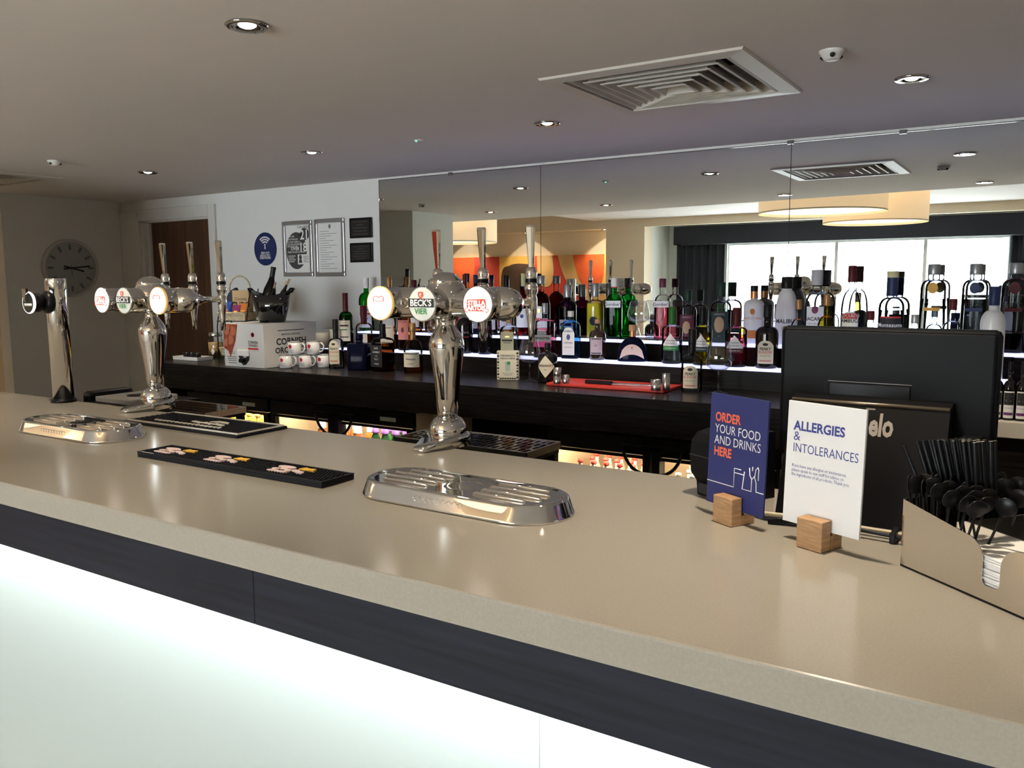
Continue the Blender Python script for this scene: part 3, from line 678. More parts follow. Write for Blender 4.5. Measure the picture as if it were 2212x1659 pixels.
# ------------------------------------------------------------------ spirit bottles
def prof_bottle(H, R, hs, hn, rn, hc, lip=True, taper=1.0):
    p = [(R*0.90*taper, 0.0), (R*0.985*taper, 0.003), (R*taper, 0.008), (R, H*hs)]
    n = 7
    for k in range(1, n+1):
        a = PI/2*k/n
        p.append((R*(rn+(1-rn)*math.cos(a)**1.1), H*(hs+(hn-hs)*math.sin(a)**0.95)))
    p.append((R*rn*0.97, H*(hn+hc)/2)); p.append((R*rn, H*hc))
    return p
def patch(mb, fr, R, z0, z1, half, poly=None, n=10):
    """label bent round the front (-Y) of a bottle; half = half width along the arc; fr: 'round' or 'flat'"""
    if poly is None:
        cols = [(-half+2*half*k/n) for k in range(n+1)]
        vs = [map_front(u, z, R, fr) for z in (z0, z1) for u in cols]
        mb.add(vs, [(k, k+1, n+1+k+1, n+1+k) for k in range(n)], True)
    else:
        # poly is a function u->(zlo,zhi)
        cols = [(-half+2*half*k/n) for k in range(n+1)]
        vs = [map_front(u, poly(u)[j], R, fr) for j in (0, 1) for u in cols]
        mb.add(vs, [(k, k+1, n+1+k+1, n+1+k) for k in range(n)], True)
    return mb
def map_front(u, z, R, fr):
    if fr == 'flat': return (u, -R, z)
    a = u/R; return (R*math.sin(a), -R*math.cos(a), z)
def bent_text(mb, txt, size, z, R, fr, u=0.0, **kw):
    vs, fs = text_geo(txt, size, **kw)
    mb.add([map_front(u+a, z+b, R, fr) for a, b in vs], fs); return mb

def bottle(name, label, px, ytop, w, where, shape, body, cap, liquid=None, labels=(), sq=0.0, sy=1.0, ybase=None, face=0.55, group=None, taper=1.0, collar=None, capsq=0.0, dx=0.0):
    hs, hn, rn, hc, rc = shape
    if where == 't2': Y, zb = 3.745, Z2
    elif where == 't1': Y, zb = 3.505, Z1
    elif where == 'wine': Y, zb = 3.385, 1.060
    else:
        P = onz(px, ybase, ZB); Y, zb = float(P[1])+0.03, ZB
    X = float(ony(px, ytop, Y)[0]); H = float(ony(px, ytop, Y)[2])-zb
    R = w/2/ppm((X, Y, zb+H/2))
    rz = math.atan2(-X, Y)*face
    t = thing(name, label, 'bottle', (X, Y, zb+0.0006), rz, group)
    fr = 'flat' if sq else 'round'
    nn = 28
    MB().lathe(prof_bottle(H, R, hs, hn, rn, hc, taper=taper), nn, sq=sq, sy=sy).build('glass_body', body, t)
    if liquid:
        lv, lm = liquid; pr = [q for q in prof_bottle(H, R, hs, hn, rn, hc, taper=taper)]
        pr2 = []; top = lv*H
        for r, h in pr:
            if h <= top: pr2.append((max(r-0.0022, 0.002), max(h, 0.004)))
            else:
                r0, h0 = pr2[-1]; f = (top-h0)/(h-h0+1e-9); pr2.append((r0+(r-0.0022-r0)*f, top)); break
        MB().lathe(pr2, nn, sq=sq, sy=sy).build('liquid', lm, t)
    cr = R*rc
    MB().lathe([(cr*0.98, H*hc-0.001), (cr, H*hc+0.002), (cr, H-0.003), (cr*0.92, H), (0, H)], 20, sq=capsq).build('cap', cap, t)
    if collar:
        z0, z1, cm = collar
        MB().lathe([(R*rn*1.06, H*z0), (R*rn*1.06, H*z1)], 20, cap0=False, cap1=False).build('collar', cm, t)
    for L in labels:
        z0, z1, hw, lm = L['z0']*H, L['z1']*H, L['w']*R, L['m']
        Rl = (R*sy if sq else R)*L.get('r', 1.0)+0.0006
        Rt = Rl+0.0007
        mb = MB(); sh = L.get('shape')
        if sh == 'diamond': poly = lambda u: ((z0+z1)/2-(z1-z0)/2*(1-abs(u)/hw), (z0+z1)/2+(z1-z0)/2*(1-abs(u)/hw)+1e-5)
        elif sh == 'arch': poly = lambda u: (z0, z1-(z1-z0)*0.22*(abs(u)/hw)**3)
        elif sh == 'peak': poly = lambda u: (z0, z0+(z1-z0)*(0.12+0.88*(1-abs(u)/hw)))
        elif sh == 'oval': poly = lambda u: ((z0+z1)/2-(z1-z0)/2*math.sqrt(max(0, 1-(u/hw)**2)), (z0+z1)/2+(z1-z0)/2*math.sqrt(max(0, 1-(u/hw)**2))+1e-5)
        elif sh == 'dome': poly = lambda u: (z0+(z1-z0)*0.30*(1-(u/hw)**2), z0+(z1-z0)*math.sqrt(max(0, 1-(u/hw)**2))+1e-5)
        else: poly = None
        lo = patch(mb, fr, Rl, z0, z1, hw, poly).build('label', lm, t)
        for T in L.get('t', ()):
            s, zr, sz, tm = T[:4]; bold = T[4] if len(T) > 4 else 0.0; u = (T[5] if len(T) > 5 else 0.0)*R
            bent_text(MB(), s, sz*H, z0+(z1-z0)*zr, Rt, fr, u=u, bold=bold).build('lettering', tm, lo)
        ln = MB(); has = False
        for zr, wd, th, tm in L.get('bars', ()):
            patch(MB(), fr, Rt, z0+(z1-z0)*(zr-th/2), z0+(z1-z0)*(zr+th/2), hw*wd).build('printed_band', tm, lo)
        for zr, wr_, hr_, tm in L.get('ovals', ()):
            zc_ = z0+(z1-z0)*zr; hh = hr_*H/2; ww = wr_*R/2
            patch(MB(), fr, Rt, 0, 0, ww, lambda u: (zc_-hh*math.sqrt(max(0, 1-(u/ww)**2)), zc_+hh*math.sqrt(max(0, 1-(u/ww)**2))+1e-5), 12).build('emblem', tm, lo)
    return t

def col(name, c, rough=0.4, **k): return mat(name, c, rough, **{'spec': 0.25, **k})
GG = glass('green_bottle_glass', (0.10, 0.62, 0.22)); GGd = glass('deep_green_bottle_glass', (0.05, 0.30, 0.08)); GB = glass('sky_blue_bottle_glass', (0.42, 0.74, 0.93))
GP = glass('purple_bottle_glass', (0.22, 0.06, 0.30)); GY = glass('yellow_liquor_glass', (0.95, 0.90, 0.20)); GF = mat('frosted_white_glass', (0.74, 0.74, 0.76), 0.35, coat=0.3)
GDK = mat('near_black_bottle_glass', (0.006, 0.005, 0.005), 0.05, coat=0.5, spec=0.2); GNB = mat('midnight_blue_glass', (0.003, 0.004, 0.016), 0.12, spec=0.06); GBR = mat('dark_brown_bottle_glass', (0.020, 0.010, 0.006), 0.06, coat=1.0)
LAmb = glass('amber_spirit', (0.85, 0.45, 0.14), 1.15); LClr = glass('clear_spirit', (0.93, 0.95, 0.96), 1.15); LPk = glass('pink_spirit', (0.92, 0.38, 0.46), 1.15); LRed = glass('red_aperitif', (0.80, 0.07, 0.05), 1.15)
LDk = glass('dark_red_liqueur', (0.22, 0.03, 0.03), 1.15); LPu = glass('purple_liqueur', (0.18, 0.04, 0.26), 1.15); LYe = glass('yellow_liqueur', (0.95, 0.85, 0.12), 1.15); LLp = glass('pale_pink_spirit', (0.93, 0.62, 0.66), 1.15); LRs = glass('rose_spirit', (0.80, 0.30, 0.40), 1.15)
LGr = glass('green_gin', (0.30, 0.80, 0.35), 1.15); LOr = glass('orange_spirit', (0.9, 0.5, 0.1), 1.15)
K_red = col('dark_red_cap', (0.085, 0.009, 0.013)); K_blk = col('black_cap', (0.006, 0.006, 0.007)); K_gold = col('gold_brown_cap', (0.36, 0.20, 0.08), 0.35, metal=0.4); K_wht = M_whitecap
K_grey = col('grey_foil_cap', (0.34, 0.35, 0.36), 0.35, metal=0.6); K_navy = col('navy_cap', (0.02, 0.03, 0.09)); K_plum = col('plum_cap', (0.13, 0.02, 0.05)); K_grn = col('green_wax_cap', (0.03, 0.16, 0.03)); K_yel = col('straw_foil_cap', (0.62, 0.56, 0.32), 0.4)
K_cork = col('cork', (0.45, 0.28, 0.15), 0.8); K_dgrn = col('dark_green_cap', (0.012, 0.035, 0.025)); K_copper = col('copper_foil', (0.55, 0.25, 0.12), 0.35, metal=0.7)
I, W_, RD, GD, GN, CR, NV = M_ink, M_whitep, M_red, M_gold, M_badge_grn, M_cream_lb, M_blueink
L_grey = mat('grey_label', (0.28, 0.28, 0.29), 0.6); L_pink = mat('pink_label', (0.62, 0.30, 0.26), 0.6); L_lil = mat('lilac_label', (0.44, 0.38, 0.44), 0.6); L_or = mat('orange_label', (0.55, 0.20, 0.05), 0.6); L_mag = mat('magenta_label', (0.55, 0.04, 0.20), 0.6); L_dred = mat('oxblood_label', (0.10, 0.02, 0.03), 0.6); L_coral = mat('coral_label', (0.60, 0.22, 0.18), 0.6); L_dgrn = mat('dark_green_label', (0.015, 0.035, 0.03), 0.6)
L_fig = mat('bronze_label_print', (0.42, 0.28, 0.16), 0.6)
SH = dict(std=(0.56, 0.72, 0.33, 0.86, 0.40), gin=(0.60, 0.74, 0.36, 0.86, 0.42), rnd=(0.58, 0.70, 0.36, 0.76, 0.42), tall=(0.62, 0.76, 0.34, 0.86, 0.38), long=(0.46, 0.68, 0.30, 0.80, 0.34))
S2, S1 = 'bottles on the upper lit shelf', 'bottles on the lower lit shelf'
# ---- upper shelf
bottle('whisky_bottle', 'green bottle with white screw cap and white label, first on the upper lit shelf', 790, 600, 33, 't2', SH['std'], GG, K_wht, (0.80, LGr), [dict(z0=.06, z1=.48, w=1.0, m=W_, t=[('RESERVE', .25, .035, I)] if False else [], bars=[(.62, .8, .06, RD), (.80, .7, .10, L_grey), (.4, .5, .04, I)])], collar=(.80, .86, W_), group=S2)
bottle('whisky_bottle', 'amber whisky bottle with a gold-brown cap behind the clear bourbon bottle', 840, 598, 32, 't2', SH['std'], M_glass, K_gold, (0.62, LAmb), [dict(z0=.10, z1=.45, w=.95, m=CR, bars=[(.7, .6, .1, I)])], collar=(.74, .86, K_gold), group=S2)
bottle('spirit_bottle', 'clear spirit bottle with a dark red cap behind the cognac bottle', 894, 605, 31, 't2', SH['std'], M_glass, K_red, (0.5, LAmb), [dict(z0=.10, z1=.45, w=.95, m=CR, bars=[(.7, .6, .1, RD)])], group=S2)
bottle('rum_bottle', 'tall amber bottle with dark red cap standing behind the front beer tower', 972, 591, 32, 't2', SH['std'], M_glass, K_red, (0.7, LAmb), [dict(z0=.10, z1=.5, w=.95, m=CR)], group=S2)
bottle('bitters_bottle', 'slim green bottle with a red cap behind the coffee liqueur', 1004, 593, 26, 't2', SH['tall'], GGd, K_red, None, [dict(z0=.10, z1=.5, w=.95, m=CR)], collar=(.80, .86, K_red), group=S2)
bottle('liqueur_bottle', 'slim dark blue bottle with a navy cap beside the green bitters bottle', 1027, 594, 25, 't2', SH['tall'], GNB, K_navy, None, [dict(z0=.10, z1=.45, w=.95, m=L_grey)], group=S2)
bottle('spirit_bottle', 'clear bottle with a red-brown cap behind the cream liqueur', 1060, 604, 28, 't2', SH['std'], M_glass, K_red, (0.4, LClr), [dict(z0=.10, z1=.45, w=.95, m=W_)], group=S2)
bottle('brandy_bottle', 'amber bottle with a black neck standing behind the recipe-card box', 1094, 595, 32, 't2', SH['long'], M_glass, K_blk, (0.62, LOr), [dict(z0=.10, z1=.42, w=.95, m=W_, bars=[(.5, .6, .15, I)])], collar=(.66, .80, K_blk), group=S2)
bottle('aperitif_bottle', 'red aperitif bottle with a straw-coloured foil top', 1131, 591, 34, 't2', SH['long'], M_glass, K_yel, (0.74, LRed), [dict(z0=.14, z1=.44, w=.95, m=W_, ovals=[(.6, .5, .06, NV)])], group=S2)
bottle('fruit_cup_bottle', 'dark red fruit-cup bottle with silver cap and white label', 1169, 596, 40, 't2', (0.50, .72, .34, .87, .40), M_glass, K_grey, (0.74, LDk), [dict(z0=.10, z1=.50, w=.92, m=W_, t=[("PIMM'S", .46, .085, RD, .01), ("No.1", .22, .05, RD)], ovals=[(.82, .5, .06, GD)])], group=S2)
bottle('violet_gin_bottle', 'purple gin bottle with a grey foil top', 1226, 615, 40, 't2', SH['rnd'], GP, K_grey, (0.55, LPu), [dict(z0=.16, z1=.34, w=.8, m=L_lil, r=.995, bars=[(.5, .8, .3, GP)])], group=S2)
bottle('lemon_gin_bottle', 'bright yellow gin bottle with grey foil top', 1286, 612, 38, 't2', SH['rnd'], M_glass, K_grey, (0.64, mat('cloudy_lemon_gin', (.80, .66, .02), .25, coat=.5, emit=(.8, .66, .02), estr=0.0)), [dict(z0=.24, z1=.40, w=.5, m=I, shape='oval')], group=S2)
bottle('gin_bottle', 'bright green square-shouldered gin bottle with white-and-red cap', 1327.5, 601, 35, 't2', SH['gin'], GG, K_wht, (0.56, LGr), [dict(z0=.52, z1=.63, w=.92, m=W_, t=[("Gordon's", .45, .075, I, .01)])], sq=1.2, sy=.8, collar=(.84, .88, RD), capsq=.8, group=S2)
bottle('pink_gin_bottle', 'rose-pink gin bottle with plum cap and white script label', 1432, 602, 34, 't2', SH['gin'], M_glass, K_plum, (0.54, LPk), [dict(z0=.54, z1=.64, w=.92, m=W_, t=[("Gordon's", .45, .072, I, .01)])], sq=1.2, sy=.8, capsq=.8, group=S2)
bottle('sloe_gin_bottle', 'clear bottle with oxblood label beside the tall pink gin', 1487, 626, 37, 't2', (0.56, .70, .38, .78, .42), M_glass, K_dgrn, (0.5, LDk), [dict(z0=.10, z1=.52, w=.95, m=L_dred, t=[("SIPSMITH", .88, .045, L_lil)], ovals=[(.42, .9, .24, L_fig)])], group=S2)
bottle('london_gin_bottle', 'broad clear gin bottle with dark green label and thick black stopper', 1558.5, 610, 44, 't2', (0.58, .70, .38, .76, .42), M_glass, K_dgrn, (0.55, LClr), [dict(z0=.12, z1=.52, w=.95, m=L_dgrn, t=[("SIPSMITH", .88, .045, L_lil)], ovals=[(.46, 1.0, .26, L_fig)]), dict(z0=.03, z1=.11, w=.9, m=L_dgrn)], group=S2)
bottle('white_gin_bottle', 'white opaque gin bottle with an orange band and copper collar', 1630, 617, 43, 't2', (0.66, .76, .36, .90, .38), GF, K_blk, None, [dict(z0=.10, z1=.24, w=1.3, m=L_or), dict(z0=.40, z1=.62, w=.8, m=GF, t=[("WHITLEY NEILL", .18, .050, L_or)], ovals=[(.72, .5, .10, L_or)])], collar=(.78, .90, K_copper), group=S2)
bottle('coconut_rum_bottle', 'smooth white coconut rum bottle with black cap', 1701, 598, 47, 't2', (0.34, .80, .46, .83, .50), GF, K_blk, None, [dict(z0=.22, z1=.40, w=.8, m=GF, r=.985, t=[("MALIBU", .72, .085, I, .02)], ovals=[(.12, .45, .09, L_fig)])], group=S2)
bottle('white_rum_bottle', 'clear white-rum bottle with tall pale grey cap', 1766, 583, 45, 't2', (0.54, .70, .40, .80, .54), M_glass, col('pale_grey_cap', (.5, .5, .52)), (0.5, LClr), [dict(z0=.18, z1=.52, w=.9, m=W_, t=[("BACARDI", .52, .065, I, .02), ("CARTA BLANCA", .34, .030, I)], ovals=[(.88, .62, .10, mat('maroon_print', (.18, .02, .08), .5))])], collar=(.78, .80, K_blk), group=S2)
bottle('sambuca_bottle', 'clear sambuca bottle with a dark red cap and arched white label', 1842, 574, 41, 't2', (0.42, .70, .34, .80, .42), M_glass, K_red, (0.55, LClr), [dict(z0=.12, z1=.44, w=.9, m=W_, shape='arch', t=[("LUXARDO", .83, .055, W_, .01), ("SAMBUCA", .64, .060, I, .02)], bars=[(.83, .9, .20, RD)])], group=S2)
bottle('tequila_bottle', 'clear tequila bottle with a black neck sleeve and black label', 1929.5, 586, 52, 't2', (0.52, .66, .42, .92, .46), M_glass, K_yel, (0.5, LClr), [dict(z0=.12, z1=.42, w=.95, m=I, t=[("Montezuma", .62, .070, W_, .01)], bars=[(.96, .9, .07, RD)], ovals=[(.22, .5, .08, GD)])], collar=(.68, .92, K_navy), group=S2)
for px, yt, dm, lb, lq in ((2019, 571, col('orange_disc', (.60, .33, .05)), 'tall clear vodka bottle with an orange disc', LClr), (2110, 570, K_navy, 'tall clear vodka bottle with a navy disc', LClr), (2196, 568, K_red, 'tall clear vodka bottle with a dark red disc', LDk)):
    bottle('vodka_bottle', lb+' on the upper lit shelf', px, yt, 50, 't2', (0.72, .82, .48, .88, .50), M_glass, K_grey, (0.22 if lq is LDk else .6, lq), [dict(z0=.66, z1=.79, w=.42, m=dm, shape='oval'), dict(z0=.46, z1=.56, w=.8, m=M_glass, t=[("CIROC", .75, .055, I)], bars=[(.2, .8, .4, dm)])], sq=.3, taper=1.06, group=S2)
# ---- lower shelf
bottle('irish_whiskey_bottle', 'green whiskey bottle with dark red foil and cream label next to the candles', 745.5, 633, 30, 't1', (0.52, .66, .38, .78, .40), GG, K_red, (0.60, GGd), [dict(z0=.12, z1=.50, w=.95, m=CR, bars=[(.75, .7, .08, I), (.55, .5, .06, GN), (.2, .7, .05, I)])], collar=(.62, .78, K_red), group=S1)
bottle('bourbon_bottle', 'round clear bourbon bottle with dripping red wax top', 785, 660, 36, 't1', (0.46, .60, .36, .72, .42), M_glass, K_red, (0.32, LAmb), [dict(z0=.12, z1=.34, w=.7, m=CR)], collar=(.56, .72, K_red), group=S1)
bottle('rum_bottle', 'clear bottle with tall cream label behind the square black-label whiskey', 838, 655, 37, 't1', SH['std'], M_glass, K_blk, (0.4, LAmb), [dict(z0=.08, z1=.52, w=.95, m=CR, bars=[(.9, .6, .03, I)])], group=S1)
bottle('blended_whisky_bottle', 'amber whisky bottle with pink label showing a bird', 872, 640, 28, 't1', SH['std'], M_glass, K_gold, (0.62, LAmb), [dict(z0=.20, z1=.56, w=.95, m=L_coral, t=[("GROUSE", .92, .045, L_dred)], ovals=[(.5, .5, .10, L_dred)])], group=S1)
bottle('coffee_liqueur_bottle', 'near-black coffee liqueur bottle with faint script beside the cream liqueur', 1003, 648, 36, 't1', (0.52, .66, .36, .84, .40), GDK, K_blk, None, [dict(z0=.30, z1=.5, w=.9, m=GDK, t=[("Tia Maria", .5, .065, L_lil)], bars=[(.06, .9, .06, RD)])], group=S1)
bottle('cream_liqueur_bottle', 'near-black cream liqueur bottle with red banner and picture oval', 1047, 655, 32, 't1', (0.60, .72, .36, .86, .40), GDK, K_blk, None, [dict(z0=.48, z1=.58, w=.9, m=L_dred, shape='arch', t=[("BAILEYS", .42, .050, L_coral)]), dict(z0=.30, z1=.47, w=.7, m=L_grey, shape='oval', ovals=[(.5, .7, .06, GN)])], group=S1)
bottle('botanical_gin_bottle', 'squat clear gin bottle with straw-yellow label behind the recipe box', 1100, 685, 38, 't1', (0.66, .78, .32, .84, .34), M_glass, K_cork, (0.5, LClr), [dict(z0=.14, z1=.62, w=.75, m=mat('straw_label', (.52, .47, .26), .6), bars=[(.55, .8, .10, I), (.75, .3, .06, GD), (.42, .6, .03, I)])], sq=1.5, group=S1)
bottle('raspberry_gin_bottle', 'square clear bottle of magenta gin with a grey nameplate', 1177, 655, 46, 't1', (0.62, .70, .26, .82, .28), M_glass, K_silver if False else K_grey, (0.54, LPk), [dict(z0=.30, z1=.42, w=.85, m=L_grey, t=[("PINKSTER", .5, .062, I, .03)]), dict(z0=.20, z1=.30, w=.85, m=L_mag)], sq=2.5, collar=(.72, .80, K_blk), group=S1)
bottle('sapphire_gin_bottle', 'sky-blue gin bottle with tall white arched label', 1233, 672, 40, 't1', (0.66, .80, .32, .88, .34), GB, K_wht, (0.60, glass('pale_blue_gin', (.62, .85, .97), 1.15)), [dict(z0=.08, z1=.66, w=.68, m=W_, shape='arch', t=[("BOMBAY", .86, .055, NV, .01), ("SAPPHIRE", .44, .045, NV, .01), ("LONDON DRY", .28, .026, I)], ovals=[(.65, .42, .12, NV)])], sq=2.2, sy=.8, face=.35, collar=(.84, .88, K_blk), group=S1)
bottle('apothecary_gin_bottle', 'dark brown apothecary gin bottle with cork and lilac square label', 1291, 690, 36, 't1', (0.58, .74, .34, .90, .34), GBR, K_cork, None, [dict(z0=.14, z1=.56, w=.80, m=L_lil, t=[("47", .52, .075, I)], ovals=[], bars=[(.92, .8, .06, I), (.08, .8, .06, I)])], group=S1)
bottle('dome_bottle', 'wide midnight-blue dome bottle with pale crescent label and copper neck', 1367, 702, 66, 't1', (0.06, .66, .20, .84, .26), GNB, K_cork, None, [dict(z0=.08, z1=.48, w=.80, m=mat('mauve_label', (.62, .50, .48), .6), r=1.0, shape='dome', t=[("Y", .72, .10, I, .02)])], sy=.45, sq=.4, face=.8, collar=(.68, .84, K_copper), group=S1)
for px, yt, w, cp, lq, lb, fruit, lm in ((1453, 663, 44, K_grn, LClr, 'clear gin bottle with a tall green wax top and pointed label', 'ELDERFLOWER', GN), (1519, 663, 41, K_blk, LYe, 'yellow gin bottle with a tall black wax top and pointed label', 'LEMON BALM', L_dgrn), (1592, 665, 47, K_red, LRs, 'rose-coloured gin bottle with a tall dark red wax top and pointed label', 'RHUBARB GIN', L_dred)):
    bottle('flavoured_gin_bottle', lb, px, yt, w, 't1', (0.60, .68, .32, .70, .38), M_glass, cp, (0.42 if lq is LClr else .56, lq), [dict(z0=.32, z1=.54, w=.82, m=W_, shape='peak', t=[("WARNER", .42, .036, I), ("EDWARDS", .20, .034, I)]), dict(z0=.24, z1=.32, w=.82, m=lm, t=[(fruit, .5, .030, W_)])], group=S1)
PBL = lambda z0=.10, z1=.58: [dict(z0=z0, z1=z1, w=.75, m=CR, shape='arch', t=[("PEAKY", .64, .060, I, .02), ("BLINDER", .50, .055, L_coral, .02), ("SPICED DRY GIN", .34, .022, I)], bars=[(.12, .7, .06, L_coral)], ovals=[(.84, .5, .045, I)])]
bottle('spiced_rum_bottle', 'black bottle with cream arched label at the end of the lower lit shelf', 1659, 658, 48, 't1', (0.54, .66, .32, .80, .36), GDK, K_blk, None, PBL(.08, .44), group=S1)
for px, yt, w, cp, bd, lb in ((1726, 647, 32, K_gold, M_glass, 'clear bottle with a brown cap between the white rums, half behind the till'), (1787, 637, 36, K_gold, GY, 'yellow bottle with a gold cap standing half behind the till'), (1881, 672, 42, K_red, M_glass, 'short clear bottle with wide red-brown cap peeping over the till'), (1977, 680, 40, K_grey, M_glass, 'short clear bottle with a silver cap peeping over the till'), (2060, 646, 40, K_red, M_glass, 'clear bottle with a bright dark-red cap near the navy-disc vodka')):
    bottle('liqueur_bottle', lb, px, yt, w, 't1', SH['std'], bd, cp, (.4, LAmb if cp is K_gold else LClr), [dict(z0=.10, z1=.45, w=.9, m=CR)], group=S1)
bottle('frosted_vodka_bottle', 'frosted white vodka bottle with a navy capsule at the end of the shelf', 2150, 619, 48, 't1', (0.60, .74, .42, .80, .46), GF, K_navy, None, [dict(z0=.06, z1=.42, w=.8, m=GF, bars=[(.5, .8, .3, L_grey)])], group=S1)
# ---- on the counter
SC = 'bottles on the back counter'
bottle('spiced_gin_bottle', 'clear bottle with black capsule and cream arched label between mugs and whiskey', 724, 690, 33, 'c', (0.50, .62, .34, .74, .38), M_glass, K_blk, (0.42, LClr), PBL(), ybase=797, collar=(.60, .74, K_blk), group=SC)
bottle('square_decanter', 'midnight-blue cube-shaped decanter on the back counter', 776, 722, 46, 'c', (0.72, .76, .28, .86, .34), GNB, GNB, None, [], sq=4, ybase=800, group=SC)
bottle('tennessee_whiskey_bottle', 'square clear bottle with black-and-white whiskey label', 826, 700, 40, 'c', (0.62, .72, .30, .80, .34), M_glass, K_blk, (0.60, glass('dark_amber_whiskey', (.45, .18, .05), 1.15)), [dict(z0=.10, z1=.56, w=.86, m=I, t=[("JACK", .86, .050, W_), ("DANIEL'S", .68, .050, W_), ("Old", .5, .04, W_), ("No.7", .36, .06, W_), ("WHISKEY", .14, .035, W_)])], sq=3, ybase=803, face=-.12, collar=(.72, .80, K_blk), group=SC)
bottle('cognac_bottle', 'teardrop-shouldered cognac bottle with gold neck and cream label', 891, 698, 41, 'c', (0.42, .68, .28, .84, .34), M_glass, K_gold, (0.34, LAmb), [dict(z0=.12, z1=.42, w=1.0, m=CR, t=[("Hennessy", .55, .055, I, .01), ("COGNAC", .22, .035, I)], bars=[(.90, .8, .06, I)])], ybase=806, collar=(.66, .84, K_gold), group=SC)
bottle('apothecary_gin_bottle', 'squat black apothecary gin bottle with cream diamond label by the red board', 1183, 741, 42, 'c', (0.66, .76, .30, .86, .32), GDK, K_blk, None, [dict(z0=.14, z1=.70, w=1.0, m=CR, shape='diamond', t=[("HENDRICK'S", .54, .070, I, .02), ("GIN", .36, .05, I)])], ybase=828, group=SC)
bottle('spiced_gin_bottle', 'clear bottle with black capsule and cream arched label beside the red board', 1496, 711, 45, 'c', (0.44, .60, .34, .76, .38), M_glass, K_blk, (0.30, LClr), PBL(.06, .42), ybase=847, collar=(.62, .76, K_blk), group=SC)
# ---- wine bottles
for k, px in enumerate((2158, 2185, 2213)):
    bottle('wine_bottle', ('dark wine bottle lettered S closest to the frosted vodka', 'dark wine bottle lettered S between two others like it', 'dark wine bottle lettered S farthest from the back counter')[k], px, 782, 25, 'wine', (0.52, .68, .36, .84, .40), GDK, K_blk, None, [dict(z0=.04, z1=.50, w=.85, m=W_, t=[("S", .72, .19, W_, .02), ("Stowells", .38, .04, L_grey)], bars=[(.72, .93, .46, I), (.16, .9, .10, mat('violet_print', (.15, .03, .15), .5))])], group='dark wine bottles lettered S')

# ------------------------------------------------------------------ wall things
def on_wall(px, py): return ony(px, py, YW)
ck = thing('wall_clock', 'round grey wall clock with bar markers and black hands', 'clock', (-5.949, 3.405, 1.670), PI/2)
M_ckf = mat('grey_clock_face', (0.36, 0.37, 0.36), 0.5); M_ckr = mat('pale_clock_rim', (0.56, 0.55, 0.52), 0.4)
MB().lathe([(0.205, 0.0), (0.205, -0.022), (0.198, -0.030), (0.186, -0.030), (0.184, -0.020)], 56, (0, 0, 0), 'Y', cap0=False, cap1=False).build('rim', M_ckr, ck)
disc_y(MB(), 0.186, -0.018, n=48).build('dial', M_ckf, ck)
for k in range(12):
    a = k*PI/6
    m = MB().box(-0.0075, 0.0075, -0.0195, -0.0185, 0.128, 0.168).build('hour_marker', mat('dark_clock_marker', (0.14, 0.14, 0.14), 0.5), ck); m.rotation_euler = (0, a, 0)
for nm, ang, ln, w in (('hour_hand', math.radians(104), 0.095, 0.006), ('minute_hand', math.radians(84), 0.140, 0.005)):
    m = MB().box(-w, w, -0.0225, -0.0205, -0.055, ln).build(nm, M_ink, ck); m.rotation_euler = (0, ang, 0)
m = MB().box(-0.0015, 0.0015, -0.0245, -0.0235, -0.02, 0.055).build('second_hand', M_ink, ck); m.rotation_euler = (0, PI, 0)

A = on_wall(574, 538)
wf = thing('wifi_sign', 'dark blue oval free wifi wall sign', 'sign', (A[0], YW-0.001, A[2]))
M_wifi = mat('royal_blue_sign', (0.008, 0.022, 0.105), 0.4)
MB().prism(disc_pts(0.108, 40, 0.98, 1.0), -0.004, 0.0, 'XZ').build('plate', M_wifi, wf)
for r in (0.024, 0.040, 0.056):
    q = [(r*1.05*math.sin(a), r*0.95*math.cos(a)+0.020) for a in [-0.82+1.64*k/12 for k in range(13)]]; q2 = [((r+0.009)*1.05*math.sin(a), (r+0.009)*0.95*math.cos(a)+0.020) for a in [0.82-1.64*k/12 for k in range(13)]]
    MB().prism(q+q2, -0.0052, -0.0043, 'XZ').build('signal_arc', M_whitep, wf)
MB().prism(disc_pts(0.006, 14, 1, 1, (0, 0.028)), -0.0052, -0.0043, 'XZ').prism([(-0.003, 0.024), (0.003, 0.024), (0.006, 0.0), (-0.006, 0.0)], -0.0052, -0.0043, 'XZ').build('mast', M_whitep, wf)
for s, z in (('FREE WI-FI', -0.026), ('ABSOLUTELY', -0.043), ('EVERYWHERE', -0.059)):
    flat_text(MB(), s, 0.020, 0, z, -0.0048, sx=0.85, bold=0.015).build('lettering', M_whitep, wf)

M_snap = mat('silver_snap_frame', (0.50, 0.51, 0.53), 0.3, metal=0.8)
def poster(name, label, px0, py0, px1, py1):
    a = on_wall(px0, py0); b = on_wall(px1, py1)
    w, h = (b[0]-a[0])/2, (a[2]-b[2])/2
    t = thing(name, label, 'poster', ((a[0]+b[0])/2, YW-0.0008, (a[2]+b[2])/2))
    f = 0.026
    for i, (x0, x1, z0, z1) in enumerate(((-w, w, h-f, h), (-w, w, -h, -h+f), (-w, -w+f, -h+f, h-f), (w-f, w, -h+f, h-f))):
        MB().bbox(x0, x1, -0.013, 0, z0, z1, 0.005).build('frame_rail', M_snap, t)
    sh = MB().box(-w+f, w-f, -0.004, -0.001, -h+f, h-f).build('sheet', M_paper, t)
    return t, sh, w-f, h-f
t, sh, w, h = poster('age_check_poster', 'silver-framed poster with a dark bubble and the numbers 21 and 18', 611, 479, 679, 597)
M_charc = mat('charcoal_print', (0.055, 0.055, 0.058), 0.6)
y = -0.0046
MB().prism(disc_pts(1, 36, w*0.86, h*0.78, (-w*0.12, -h*0.08)), y-0.0002, y, 'XZ').build('bubble', M_charc, sh)
